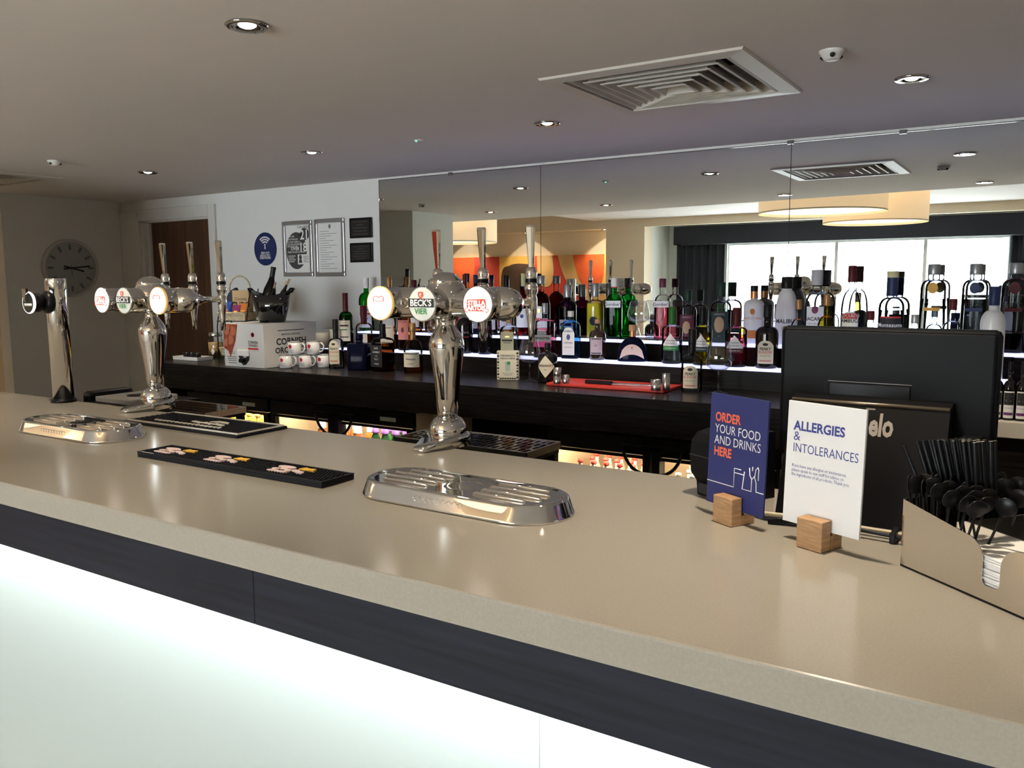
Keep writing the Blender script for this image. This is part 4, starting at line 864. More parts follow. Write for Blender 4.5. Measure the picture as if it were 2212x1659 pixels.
MB().prism(disc_pts(1, 24, w*0.40, h*0.26, (w*0.58, h*0.60)), y-0.0002, y, 'XZ').build('bubble', M_charc, sh)
flat_text(MB(), 'CHALLENGE', 0.019, w*0.50, h*0.90, y-0.0005, bold=0.02).build('lettering', M_inkgrey, sh)
flat_text(MB(), '21', 0.085, w*0.58, h*0.56, y-0.0008, bold=0.02, sx=0.9).build('lettering', M_whitep, sh)
flat_text(MB(), '18', 0.080, w*0.45, h*0.04, y-0.0008, bold=0.02, sx=0.9).build('lettering', M_whitep, sh)
flat_text(MB(), 'OVER', 0.030, -w*0.22, h*0.0, y-0.0008, bold=0.02).build('lettering', M_whitep, sh)
for s, z in (('IF YOU ARE', .52), ('LUCKY ENOUGH', .40), ('TO LOOK UNDER 21', .29), ('YOU WILL BE ASKED TO', .19), ('PROVE YOU ARE', .10), ('WHEN YOU BUY ALCOHOL', -.14)):
    flat_text(MB(), s, 0.0145, -w*0.86, h*z, y-0.0008, align='LEFT', bold=0.01, sx=.85).build('lettering', M_whitep, sh)
quad(MB(), -w*0.02, w*0.98, -h*0.66, -h*0.24, y-0.0006).build('card', M_paper, sh)
cd = MB().prism(disc_pts(0.016, 16, .8, 1, (w*0.20, -h*0.36)), y-0.0011, y-0.0009, 'XZ').prism([(w*0.06, -h*0.60), (w*0.34, -h*0.60), (w*0.32, -h*0.48), (w*0.24, -h*0.44), (w*0.16, -h*0.44), (w*0.08, -h*0.48)], y-0.0011, y-0.0009, 'XZ'); cd.build('silhouette', M_charc, sh)
for k in range(5): quad(MB(), w*0.44, w*(0.9-0.12*(k % 2)), -h*(0.32+0.06*k)-0.0015, -h*(0.32+0.06*k)+0.0015, y-0.0009).build('printed_line', M_inkgrey, sh)
for k in range(4): quad(MB(), -w*0.82, -w*(0.2+0.1*(k % 2)), -h*(0.30+0.08*k)-0.002, -h*(0.30+0.08*k)+0.002, y-0.0007).build('printed_line', M_whitep, sh)
t, sh, w, h = poster('licence_poster', 'silver-framed white licence sheet with lines of small print', 680.5, 474, 748.5, 597)
MB().prism([(-0.008, h*.93), (0.010, h*.93), (0.010, h*.80), (0.001, h*.76), (-0.008, h*.80)], y-0.0004, y, 'XZ').build('crest', M_inkgrey, sh)
for k in range(17):
    z = h*(0.66-0.094*k); wd = (0.5, 0.9, 0.62, 0.35, 0.75)[k % 5]
    quad(MB(), -w*0.86, -w*0.86+w*1.6*wd, z-0.0012, z+0.0012, y-0.0003).build('printed_line', M_inkgrey, sh)
def plaque(label, px0, py0, px1, py1, n):
    a = on_wall(px0, py0); b = on_wall(px1, py1); w, h = (b[0]-a[0])/2, (a[2]-b[2])/2
    t = thing('wall_plaque', label, 'plaque', ((a[0]+b[0])/2, YW-0.0008, (a[2]+b[2])/2), 0, 'black wall plaques')
    MB().bbox(-w, w, -0.012, 0, -h, h, 0.003).build('board', M_black, t)
    pl_ = MB().box(-w+0.014, w-0.014, -0.0135, -0.0122, -h+0.012, h-0.012).build('plate', mat('gunmetal_plate', (0.028, 0.027, 0.026), 0.35, metal=0.4), t)
    for k in range(n):
        wd = (0.7, 0.3, 0.6, 0.55, 0.65, 0.4)[k % 6]*w; z = h*0.62-k*(h*1.25/(n-1))
        quad(MB(), -wd, wd, z-0.002, z+0.002, -0.0142).build('engraved_line', mat('dim_engraving', (0.07, 0.065, 0.06), 0.5), pl_)
plaque('black wall plaque mounted above another near the mirror edge', 757, 472, 806, 513, 5)
plaque('black wall plaque mounted below another near the mirror edge', 758, 525.5, 807.5, 566, 6)

# ------------------------------------------------------------------ left end of the back counter
def oc(px, py, dy=0.0):
    P = onz(px, py, ZB); return (float(P[0]), float(P[1])+dy, ZB+0.0006)
M_card = mat('white_cardboard', (0.66, 0.66, 0.65), 0.6); M_apple = mat('apple_red_print', (0.30, 0.06, 0.03), 0.5, noise=(40, 0.5))
cb = thing('cider_box', 'white cardboard cider box with apple picture and tap cut-out', 'box', (-3.826, 3.030, ZB+0.0006))
BW, BD, BH = 0.318, 0.385, 0.236
MB().bbox(0, BW, 0, BD, 0, BH, 0.002).build('carton', M_card, cb)
MB().prism([(0.0, 0.10), (0.035, 0.085), (0.05, 0.05), (0.075, 0.10), (0.095, 0.14), (0.105, 0.185), (0.115, BH-0.004), (0.0, BH-0.004)], -0.0008, -0.0002, 'XZ').build('apple_picture', M_apple, cb)
for ax, az, r in ((0.03, 0.20, 0.028), (0.075, 0.195, 0.026), (0.055, 0.145, 0.026), (0.02, 0.13, 0.02)):
    MB().prism(disc_pts(r, 18, 1, 1, (ax, az)), -0.0014, -0.0009, 'XZ').build('apple_print', mat('apple_skin_print', (0.42, 0.13, 0.07), 0.5), cb)
def rose(mb, cx, cz, r, y0, y1, plane='XZ'):
    for k in range(5):
        a = k*2*PI/5+PI/2; mb.prism(disc_pts(r*0.55, 8, 1, 1, (cx+r*0.5*math.cos(a), cz+r*0.5*math.sin(a))), y0, y1, plane)
    return mb
M_rose = mat('crimson_print', (0.45, 0.02, 0.04), 0.5)
rose(MB(), 0.235, 0.178, 0.013, -0.0010, -0.0003).build('rose_logo', M_rose, cb)
for s, z, sz in (('CORNISH', 0.136, 0.022), ('ORCHARDS', 0.120, 0.017)): flat_text(MB(), s, sz, 0.235, z, -0.0006, bold=0.015, sx=.8).build('lettering', M_ink, cb)
quad(MB(), 0.195, 0.275, 0.098, 0.108, -0.0006).build('red_bar', M_red, cb)
flat_text(MB(), 'CIDER', 0.024, 0.06, 0.075, -0.0006, sx=.8).build('lettering', M_inkgrey, cb)
for k in range(4): quad(MB(), 0.02+0.004*k, 0.098, 0.052-0.011*k, 0.056-0.011*k, -0.0006).build('printed_line', M_inkgrey, cb)
MB().prism([(0.115, 0.062), (0.135, 0.066), (0.165, 0.050), (0.205, 0.07), (0.20, 0.04), (0.175, 0.015), (0.15, 0.010), (0.13, 0.03)], -0.0012, -0.0003, 'XZ').build('tap_hole', M_ink, cb)
MB().bbox(0.118, 0.205, -0.012, -0.0015, 0.062, 0.096, 0.003).build('hole_flap', M_paper, cb)
MB().tube([(0.16, -0.001, 0.038), (0.16, -0.03, 0.038)], 0.012, 12).build('tap', M_black, cb)
def side_text(s, sz, u, z, bold=0.03):
    vs, fs = text_geo(s, sz, bold=bold); MB().add([(BW+0.0005, u+a, z+b_) for a, b_ in vs], fs).build('lettering', M_ink, cb)
side_text('CORNISH', 0.050, 0.195, 0.135); side_text('ORCHARDS', 0.044, 0.195, 0.088); side_text('PALER CORNWALL' if False else 'MADE IN CORNWALL', 0.014, 0.195, 0.175, 0.01)
for z in (0.195, 0.058): MB().add([(BW+0.0005, 0.10, z), (BW+0.0005, 0.29, z), (BW+0.0005, 0.29, z+0.004), (BW+0.0005, 0.10, z+0.004)], [(0,1,2,3)]).build('printed_line', M_ink, cb)
MB().box(0.12, 0.20, 0.12, 0.16, BH+0.0002, BH+0.0008).build('hand_hole', M_ink, cb)

M_enam = mat('white_enamel', (0.74, 0.74, 0.74), 0.18, coat=0.5); M_enrim = mat('dark_enamel_rim', (0.04, 0.04, 0.05), 0.3)
def mug(loc, label, rz):
    t = thing('enamel_mug', label, 'mug', loc, rz, 'white enamel mugs by the cider box')
    r, h = 0.036, 0.068
    MB().lathe([(0.0, 0.0), (r*0.92, 0.0), (r, 0.004), (r, h), (r-0.002, h), (r-0.002, 0.004), (0.0, 0.004)], 28, cap0=False, cap1=False).build('cup', M_enam, t)
    MB().lathe([(r-0.0005, h-0.001), (r+0.0012, h), (r-0.0005, h+0.0015), (r-0.0022, h)], 28, cap0=False, cap1=False).build('rim', M_enrim, t)
    MB().tube([(r-0.001, 0, h*0.86), (r+0.014, 0, h*0.90), (r+0.026, 0, h*0.72), (r+0.026, 0, h*0.45), (r+0.014, 0, h*0.22), (r-0.001, 0, h*0.18)], 0.0042, 8).build('handle', M_enam, t)
    lg = MB()
    for k in range(5):
        a = k*2*PI/5+PI/2; c = (-0.006+0.006*math.cos(a), 0.044+0.006*math.sin(a))
        n = 8; vs = [map_front(c[0]+0.0062*math.cos(q*2*PI/n), c[1]+0.0062*math.sin(q*2*PI/n), r+0.0006, 'round') for q in range(n)]
        lg.add(vs, [tuple(range(n))])
    lg.build('rose_logo', M_rose, t)
    for s, z, sz in (('CORNISH', 0.025, 0.010), ('ORCHARDS', 0.015, 0.008)): bent_text(MB(), s, sz, z, r+0.0007, 'round', u=-0.006).build('lettering', M_ink, t)
    return t
mA, mB_, mC = oc(613, 796, 0.03), oc(643, 794, 0.04), oc(670, 792, 0.05)
mA = (mA[0]-0.012, mA[1], mA[2]); mB_ = (mA[0]+0.076, mA[1]+0.066, mA[2]); mC = (mB_[0]+0.070, mB_[1]+0.066, mB_[2])
mug(mA, 'white enamel mug in the bottom row closest to the cider box', 0.25); mug(mB_, 'white enamel mug in the middle of the bottom row', 0.25); mug(mC, 'white enamel mug in the bottom row closest to the whiskey bottles', 0.25)
zt = ZB+0.0006+0.0712
mug(((mA[0]+mB_[0])/2-0.005, (mA[1]+mB_[1])/2, zt), 'white enamel mug stacked on top beside the cider box lettering', 0.25); mug(((mB_[0]+mC[0])/2-0.005, (mB_[1]+mC[1])/2, zt), 'white enamel mug stacked on top farther from the cider box', 0.25)

def candle(px, yb, w, hh, label):
    P = onz(px, yb, Z1); t = thing('pillar_candle', label, 'candle', (P[0], P[1]+0.02, Z1+0.0006), 0, 'ivory pillar candles'); r = w/2/ppm(P)
    MB().lathe([(r, 0), (r, hh*0.94), (r*0.98, hh), (r*0.86, hh*0.985), (r*0.6, hh*0.93), (0, hh*0.92)], 28).build('wax', mat('ivory_wax', (0.62, 0.56, 0.44), 0.45), t)
    MB().tube([(0, 0, hh*0.92), (0.001, 0, hh*0.98)], 0.0012, 6).build('wick', M_ink, t)
candle(692, 752, 29, 0.088, 'ivory pillar candle with a dished top beside the enamel mugs')
candle(719, 752, 22, 0.105, 'taller ivory pillar candle half behind the green whiskey bottle')

# ice bucket with bottles, on the cider box
zb = ZB+0.0006+BH+0.0006
ib = thing('ice_bucket', 'black flared ice bucket with ear handles on the cider box', 'bucket', (-3.655, 3.225, zb), 0.45)
def oval_ring(z, rx, ry, n=32, dip=0.0): return [(rx*math.cos(2*PI*k/n), ry*math.sin(2*PI*k/n), z+dip*abs(math.cos(2*PI*k/n))**3) for k in range(n)]
rg = [oval_ring(0, .070, .055), oval_ring(.01, .076, .060), oval_ring(.08, .095, .074), oval_ring(.15, .112, .086, dip=.03), oval_ring(.148, .107, .082, dip=.03), oval_ring(.08, .090, .069), oval_ring(.012, .070, .054)]
n = 32; b = MB(); b.add([p for r in rg for p in r], [(i*n+k, i*n+(k+1) % n, (i+1)*n+(k+1) % n, (i+1)*n+k) for i in range(6) for k in range(n)], True)
b.f.append(tuple(range(n-1, -1, -1))); b.sm.append(False); b.f.append(tuple(6*n+k for k in range(n))); b.sm.append(False)
b.build('bucket', mat('gloss_black_acrylic', (0.010, 0.010, 0.010), 0.08, coat=1.0), ib)
for s in (-1, 1): MB().tube([(s*.106, -.03, .165), (s*.122, -.02, .185), (s*.124, .02, .185), (s*.106, .03, .165)], 0.006, 8).build('ear_handle', M_black, ib)
def leaning(name, label, base, tip, r, foil, glassm, sparkling=False, group='bottles in the ice bucket'):
    a, c = Vector(base), Vector(tip); d = (c-a); L = d.length
    t = thing(name, label, 'bottle', base, 0, group); t.rotation_mode = 'QUATERNION'; t.rotation_quaternion = Vector((0, 0, 1)).rotation_difference(d.normalized())
    MB().lathe([(r*.9, 0), (r, .006), (r, L*.45), (r*.92, L*.55), (r*.55, L*.70), (r*.38, L*.80), (r*.35, L*.9)], 24).build('glass_body', glassm, t)
    MB().lathe([(r*.40, L*.80), (r*.38, L*.94), (r*.42, L*.965), (r*.40, L), (0, L)], 18, cap0=False).build('foil', foil, t)
    return t
K_dkfoil = col('dark_foil', (.03, .03, .025), .35, metal=.3); K_tan = col('tan_cork_foil', (.42, .30, .18), .5)
cbx, cby = -3.655, 3.225
leaning('champagne_bottle', 'dark champagne bottle leaning highest out of the ice bucket', (cbx-.036, cby-.014, zb+.030), (cbx+.004, cby+.022, zb+.305), .036, K_dkfoil, GDK)
leaning('wine_bottle', 'bottle with tan foil tilted low in the ice bucket', (cbx+.008, cby-.036, zb+.060), (cbx+.052, cby-.012, zb+.220), .015, K_tan, GDK)
leaning('wine_bottle', 'bottle with straw foil upright in the ice bucket', (cbx+.030, cby+.032, zb+.060), (cbx+.060, cby+.062, zb+.226), .015, K_yel, GDK)
leaning('wine_bottle', 'bottle with tan foil tilted far out over the ice bucket rim', (cbx+.042, cby-.008, zb+.080), (cbx+.118, cby+.030, zb+.238), .014, K_tan, GDK)

# snack rack
P = oc(470, 784, 0.16); rk = thing('snack_rack', 'black wire snack rack with two wicker baskets', 'rack', P, 0.30)
M_wire = mat('black_wire', (0.012, 0.012, 0.012), 0.4, metal=0.5); M_wick = mat('pale_wicker', (0.48, 0.40, 0.26), 0.8, noise=(90, 0.35), bump=0.5, bscale=160)
for sx in (-1, 1):
    MB().tube([(sx*.095, -.07, 0), (sx*.095, -.07, .20), (sx*.095, -.03, .36), (sx*.095, .0, .42)], 0.0035, 8).build('frame_wire', M_wire, rk)
    MB().tube([(sx*.095, .07, 0), (sx*.095, .07, .42)], 0.0035, 8).build('frame_wire', M_wire, rk)
for zz in (.03, .235):
    MB().tube([(-.095, -.07, zz), (.095, -.07, zz), (.095, .07, zz), (-.095, .07, zz), (-.095, -.07, zz)], 0.003, 6).build('shelf_wire', M_wire, rk)
    bk = MB(); lo = [(-.082, -.060, zz+.004), (.082, -.060, zz+.004), (.082, .060, zz+.004), (-.082, .060, zz+.004)]; up = [(-.092, -.066, zz+.048), (.092, -.066, zz+.048), (.092, .066, zz+.048), (-.092, .066, zz+.048)]
    bk.add(lo+up, [(3,2,1,0)]+[(k, (k+1) % 4, 4+(k+1) % 4, 4+k) for k in range(4)]); bo = bk.build('wicker_basket', M_wick, rk)
    MB().tube([(-.092, -.066, zz+.048), (.092, -.066, zz+.048), (.092, .066, zz+.048), (-.092, .066, zz+.048), (-.092, -.066, zz+.048)], 0.005, 8).build('braided_rim', M_wick, bo)
MB().tube([(-.05, .0, .40)]+[(.07*math.cos(a)*-1+.02, .0, .42+.075*math.sin(a)) for a in [PI*k/10 for k in range(11)]]+[(.09, .0, .40)], .005, 8).build('arched_handle', M_wick, rk)
def crisp(dx, dy, dz, c, label, w=.075, h=.105, rz=0.0, disc=None, txt=None):
    ca, sa = math.cos(.30), math.sin(.30)
    t = thing('crisp_packet', label, 'snack packet', (P[0]+dx*ca-dy*sa, P[1]+dx*sa+dy*ca, P[2]+dz), .30+rz, 'snack packets in the wicker rack')
    b = MB(); nn = 8; vs = []; 
    for j in range(9):
        v = j/8; z = h*v; th = .016*math.sin(PI*min(max(v, .06), .94)); 
        for k in range(nn+1): 
            u = k/nn*2-1; vs.append((u*w/2, -th*math.sqrt(max(0, 1-u*u))-.0008, z))
    m2 = len(vs); vs += [(x, -y_, z) for x, y_, z in vs]
    fs = [(j*9+k, j*9+k+1, (j+1)*9+k+1, (j+1)*9+k) for j in range(8) for k in range(nn)]; fs += [tuple(q+m2 for q in reversed(f_)) for f_ in fs]
    b.add(vs, fs, True); b.build('packet', c, t)
    if disc: MB().prism(disc_pts(w*.30, 18, 1, .9, (0, h*.45)), -.0182, -.0176, 'XZ').build('round_logo', disc, t)
    if disc: quad(MB(), -w*.30, w*.30, h*.40, h*.52, -.0190).build('red_banner', M_red, t)
Mbl = mat('blue_packet_foil', (.02, .06, .26), .3, metal=.3); Mma = mat('maroon_packet_foil', (.22, .03, .12), .3, metal=.3); Mor = mat('orange_packet_foil', (.55, .18, .04), .3, metal=.3); Myd = mat('yellow_logo_print', (.80, .50, .05), .5)
crisp(-.050, -.040, .242, Mbl, 'blue crisp packet with yellow round logo in the wicker rack', disc=Myd)
crisp(.022, -.040, .242, Mma, 'maroon crisp packet in the wicker rack', w=.06, h=.085, disc=Myd)
crisp(.066, -.035, .242, Mor, 'orange crisp packet in the wicker rack', w=.055, h=.095, disc=Myd)
crisp(.05, -.035, .037, Mor, 'orange crisp packet low in the wicker rack', w=.08, h=.10)
bx = thing('snack_carton', 'brown drinks carton standing in the wicker rack', 'box', (P[0]+.02*math.cos(.3)-.022*math.sin(.3), P[1]+.02*math.sin(.3)+.022*math.cos(.3), P[2]+.242), .30)
MB().bbox(-.055, .055, -.020, .025, 0, .17, .002).build('carton', mat('kraft_board', (.42, .30, .16), .7), bx)
flat_text(MB(), 'Corona', .026, 0, .120, -.0208).build('lettering', M_ink, bx); flat_text(MB(), 'CUBO', .044, 0, .085, -.0208, bold=.03).build('lettering', M_ink, bx)
bg = thing('cooler_bag', 'navy cooler bag with pale blue front hanging behind the carton', 'bag', (P[0]-.075, P[1]+.035, P[2]+.242), .30)
MB().prism([(-.05, 0), (.045, 0), (.045, .14), (.02, .185), (-.02, .165), (-.05, .11)], -.012, .012, 'XZ').build('body', mat('navy_cloth', (.012, .022, .05), .7), bg)
MB().prism([(-.035, .01), (.035, .01), (.035, .10), (-.035, .10)], -.0135, -.0122, 'XZ').build('front_panel', mat('pale_blue_cloth', (.10, .16, .26), .7), bg)
# jar, beer bucket, tray with cups
Pj = oc(420, 776, 0.16); jr = thing('snack_jar', 'glass jar of nut snacks with a steel lid', 'jar', Pj)
MB().lathe([(.042, 0), (.046, .006), (.046, .105), (.036, .122), (.036, .132)], 26).build('glass', M_wglass, jr)
MB().lathe([(.0435, .003), (.0435, .092), (0, .096)], 26).build('nuts', mat('mixed_nuts', (.30, .19, .08), .7, noise=(70, .7), bump=.8, bscale=120), jr)
MB().lathe([(.040, .130), (.041, .134), (.041, .150), (.036, .154)], 26).build('lid', M_steel, jr)
MB().prism([(-.018, 0.006), (0, -.016), (.018, .006), (0, .03)], -.0485, -.0478, 'XZ').build('tag', M_paper, jr, (0.022, .006, .032))
Pk = oc(466, 778, 0.16); bk = thing('beer_bucket', 'galvanised beer bucket with blue lettering and a crown', 'bucket', Pk, .4)
MB().lathe([(.042, 0), (.058, .125), (.0605, .128), (.0575, .130), (.0405, .004), (0, .004)], 30).build('pail', mat('galvanised_pail', (.55, .57, .60), .35, metal=.6), bk)
bent_text(MB(), 'Corona', .036, .055, .051, 'round', bold=.02).build('lettering', M_blueink, bk)
MB().prism([(-.014, .085), (-.016, .102), (-.007, .095), (0, .106), (.007, .095), (.016, .102), (.014, .085)], -.0570, -.0562, 'XZ').build('crown', M_gold, bk)
Pt = oc(398, 779, 0.06); tr = thing('white_tray', 'white ceramic tray holding black pots', 'tray', Pt, 0.0)
MB().bbox(-.115, .115, -.055, .055, 0, .012, .003).box(-.115, .115, -.055, -.049, .012, .022).box(-.115, .115, .049, .055, .012, .022).box(-.115, -.109, -.049, .049, .012, .022).box(.109, .115, -.049, .049, .012, .022).build('dish', M_enam, tr)
for k, x in enumerate((-.055, -.005, .045)):
    t = thing('dip_pot', ('small black pot on the white tray at the doorway end', 'small black pot in the middle of the white tray', 'small black pot on the white tray next to the snack jar')[k], 'pot', (Pt[0]+x, Pt[1], Pt[2]+.0125), 0, 'black pots on the white tray')
    MB().lathe([(.017, 0), (.020, .002), (.021, .030), (.019, .030), (.018, .004), (0, .004)], 20).build('pot', M_black, t); MB().lathe([(.0185, .024), (0, .025)], 16, cap0=False).build('filling', mat('dark_sauce', (.02, .008, .006), .2), t)

# ------------------------------------------------------------------ things along the counter
Pr = oc(1093, 821, 0.02); rb = thing('recipe_box', 'cream recipe-card box with black ornamental border and a drink picture', 'box', Pr, 0.42)
wq, hq = 0.051, 0.135
MB().bbox(-wq, wq, -.015, .015, 0, hq, .0015).build('box', M_cream_lb, rb)
yy = -.0156
brd = MB()
for k in range(9):
    brd.prism(disc_pts(.0035+.002*(k % 2), 8, 1, 1, (-wq+.006, .012+k*.014)), yy-.0002, yy, 'XZ'); brd.prism(disc_pts(.0035+.002*((k+1) % 2), 8, 1, 1, (wq-.006, .012+k*.014)), yy-.0002, yy, 'XZ')
for k in range(7): brd.prism(disc_pts(.0045, 8, 1.3, .8, (-.034+k*.0113, .007)), yy-.0002, yy, 'XZ')
o_ = brd.build('ornamental_border', M_ink, rb); o_['kind'] = 'stuff'
for k, (s, z, sz) in enumerate((("HENDRICK'S", .112, .012), ('PERFECT SERVE', .099, .010))): flat_text(MB(), s, sz, 0, z, yy-.0004, bold=.01).build('lettering', M_ink, rb)
MB().prism([(-.011, .040), (.011, .040), (.013, .085), (-.013, .085)], yy-.0003, yy, 'XZ').build('glass_picture', mat('pale_green_print', (.42, .50, .40), .6), rb)
MB().prism(disc_pts(.008, 12, 1, 1, (.004, .078)), yy-.0006, yy-.0004, 'XZ').build('lime_picture', M_badge_grn, rb)
for k in range(3): quad(MB(), -.026+.004*k, .026-.004*k, .031-.005*k, .0325-.005*k, yy-.0004).build('printed_line', M_inkgrey, rb)

def wine_glass(loc, label, H, R):
    t = thing('balloon_glass', label, 'glass', loc, 0, 'clear balloon gin glasses')
    MB().lathe([(R*.72, H), (R*.90, H*.82), (R, H*.66), (R*.90, H*.53), (R*.55, H*.455), (R*.10, H*.43), (R*.085, H*.40), (R*.08, H*.20), (R*.10, H*.05), (R*.35, H*.02), (R*.80, H*.008), (R*.82, 0)], 36, cap1=True, cap0=False).build('bowl_and_stem', M_wglass, t)
    MB().lathe([(R*.70, H), (R*.88, H*.82), (R*.975, H*.66), (R*.875, H*.54), (R*.52, H*.467), (0, H*.450)], 36, cap0=False, cap1=False).build('bowl_inside', M_wglass, t)
    MB().lathe([(R*.725, H-.0008), (R*.735, H), (R*.725, H+.0008), (R*.70, H)], 36, cap0=False, cap1=False).build('rim', M_glass, t)
wine_glass(oc(1137, 824, 0.03), 'clear balloon glass between the recipe box and the black gin bottle', .190, .050)
wine_glass(oc(1546, 850, 0.03), 'clear balloon glass beside the black-capped clear bottle near the till', .205, .054)
g3 = ony(1381, 722, 3.74); wine_glass((g3[0], 3.73, Z2+.0006), 'clear balloon glass on the upper shelf next to the green gin bottle', .185, .054)
g4 = ony(1398, 722, 3.78); 
g5 = ony(944, 755, 3.50); wine_glass((g5[0], 3.50, Z1+.0006), 'clear balloon glass on the lower shelf behind the front beer tower', .185, .050)

# red board, knife, measures
bd = thing('chopping_board', 'bright red plastic chopping board on the back counter', 'board', (-1.572, 3.262, ZB+.0006), math.radians(1.2))
MB().bbox(-.272, .272, -.108, .108, 0, .012, .003).build('board', mat('bright_red_plastic', (.62, .045, .03), .35), bd)
zk = ZB+.0006+.0125
kn = thing('bar_knife', 'serrated bar knife with black handle lying on the red board', 'knife', (-1.555, 3.215, zk), math.radians(2))
MB().bbox(-.125, .0, -.010, .010, .0, .016, .004).build('handle', M_black, kn)
MB().prism([(0, -.008), (.13, -.006), (.15, .004), (.0, .010)], .004, .0055).build('blade', M_steel, kn)
for k in range(3): MB().lathe([(.003, .0158), (.003, .0166), (0, .0168)], 10, (-.10+.04*k, 0, 0)).build('rivet', M_steel, kn)
k2 = thing('bar_tongs', 'slim steel tongs lying on the red board behind the knife', 'tongs', (-1.50, 3.25, zk), math.radians(2))
MB().bbox(-.10, .12, -.006, -.002, 0, .006, .001).build('arm', M_steel, k2); MB().bbox(-.10, .12, .004, .008, 0, .006, .001).build('arm', M_steel, k2); MB().bbox(-.112, -.099, -.006, .008, 0, .007, .001).build('hinge', M_steel, k2)
def measure(px, yb, w, h, label, z=None, at=None):
    Pm = onz(px, yb, zk) if at is None else np.array(at); r = w/2/ppm(Pm)
    t = thing('spirit_measure', label, 'measure', (float(Pm[0]), float(Pm[1])+.012 if at is None else float(Pm[1]), zk if z is None else z), 0, 'steel spirit measures on the red board')
    MB().lathe([(r*.96, 0), (r, .0015), (r, h), (r-.0012, h), (r-.0012, .002), (0, .002)], 26, cap1=False).build('cup', M_steel, t)
    MB().lathe([(r+.0004, h-.002), (r+.0008, h-.001), (r+.0004, h)], 26, cap0=False, cap1=False).build('lip', M_chrome, t)
    return Pm
pm = measure(1201, 829, 17, .034, 'steel spirit measure under another at the end of the red board')
measure(0, 0, 17, .034, 'steel spirit measure stacked on top of another on the red board', z=zk+.0345, at=(pm[0], pm[1]+.012, pm[2]))
measure(1219.5, 828.5, 16, .036, 'single steel spirit measure beside the stacked pair on the red board')
measure(1414, 844, 22, .044, 'short wide steel spirit measure at the till end of the red board')
measure(1436, 842.5, 17, .066, 'tall steel spirit measure at the till end of the red board')

# ------------------------------------------------------------------ signs in wooden blocks
M_oak = mat('light_oak_block', (0.40, 0.235, 0.115), 0.55, noise=(30, 0.25), stretch=(1, 1, 9)); M_signblue = mat('indigo_sign_board', (0.019, 0.026, 0.125), 0.5); M_signwht = mat('white_sign_board', (0.74, 0.74, 0.74), 0.5); M_coral = mat('coral_lettering', (0.72, 0.13, 0.06), 0.5)
M_edge = mat('white_board_edge', (0.78, 0.78, 0.76), 0.5)
def sign(cx, cy, ang, zb, board, label):
    t = thing('table_sign', label, 'sign', (cx, cy, ZB+.0006), ang, 'A5 signs in oak blocks')
    w, h = .074, .213; z0 = zb-ZB
    pv = bpy.data.objects.new('board', None)
    bo = MB().bbox(-w, w, -.0022, .0022, z0, z0+h, .0004).build('sign_board', board, t); bo.rotation_euler = (math.radians(-2.0), 0, 0)
    # block in two halves round the slot
    bl = MB(); bx, by = .0245, .029
    bl.box(-bx, bx, -by, -.0030, 0, .050).box(-bx, bx, .0030, by, 0, .032).box(-bx, bx, -.0030, .0030, 0, z0-.004)
    bk = MB().bbox(-bx, bx, -by, -.0034, 0, .052, .0015).build('wooden_block', M_oak, t)
    MB().bbox(-bx, bx, .0052, by, 0, .033, .0015).box(-bx, bx, -.0034, .0052, 0, z0-.006).build('wooden_block_rear', M_oak, t)
    return t, bo, w, z0, h
t, bo, w, z0, h = sign(-.478, 1.513, math.radians(-28.7), 1.124, M_signblue, 'indigo order-here sign held in an oak block')
y = -.0026
for s, zr, sz, m, b in (('ORDER', .790, .0240, M_coral, .03), ('YOUR FOOD', .685, .0240, M_signwht, -.004), ('AND DRINKS', .585, .0240, M_signwht, -.004), ('HERE', .480, .0240, M_coral, .03)):
    flat_text(MB(), s, sz, -w*.80, z0+h*zr, y, align='LEFT', bold=b, res=3, sx=.84).build('lettering', m, bo)
ic = [[(-.073, .178), (.000, .178), (.000, .300), (.026, .300)], [(.000, .268), (.026, .268)], [(.026, .300), (.020, .178), (.046, .178)]]
def stroke(pts, wd=.0009):
    MB().tube([(a, y, z0+h*b) for a, b in pts], wd, 6).build('line_drawing', M_signwht, bo)
stroke([(-.0735, .200), (-.002, .200), (-.002, .368), (.015, .368)]); stroke([(-.002, .330), (.022, .330)]); stroke([(.024, .360), (.020, .205), (.043, .205), (.043, .310), (.038, .340), (.036, .405)]); stroke([(.043, .395), (.043, .420)] if False else [(.044, .385), (.044, .420)]); stroke([(.043, .310), (.050, .345)]); stroke([(.0735, .212), (.055, .212), (.054, .290), (.050, .330), (.052, .400), (.057, .425), (.059, .405), (.059, .315)])
t, bo, w, z0, h = sign(-.308, 1.443, math.radians(-22.3), 1.130, M_signwht, 'white allergies and intolerances sign held in an oak block')
flat_text(MB(), 'ALLERGIES', .0225, -w*.82, z0+h*.800, y, align='LEFT', bold=.03, res=3, sx=.93).build('lettering', M_blueink, bo)
flat_text(MB(), '&', .0225, -w*.82, z0+h*.715, y, align='LEFT', bold=-.004, res=3).build('lettering', M_blueink, bo)
flat_text(MB(), 'INTOLERANCES', .0225, -w*.82, z0+h*.620, y, align='LEFT', bold=-.005, res=3, sx=.78).build('lettering', M_blueink, bo)
for k, s in enumerate(('If you have any allergies or intolerances,', 'please speak to our staff for advice on', 'the ingredients of all products. Thank you.')):
    flat_text(MB(), s, .0080, -w*.82, z0+h*(.475-.036*k), y, align='LEFT', res=1, sx=.82).build('lettering', M_blueink, bo)

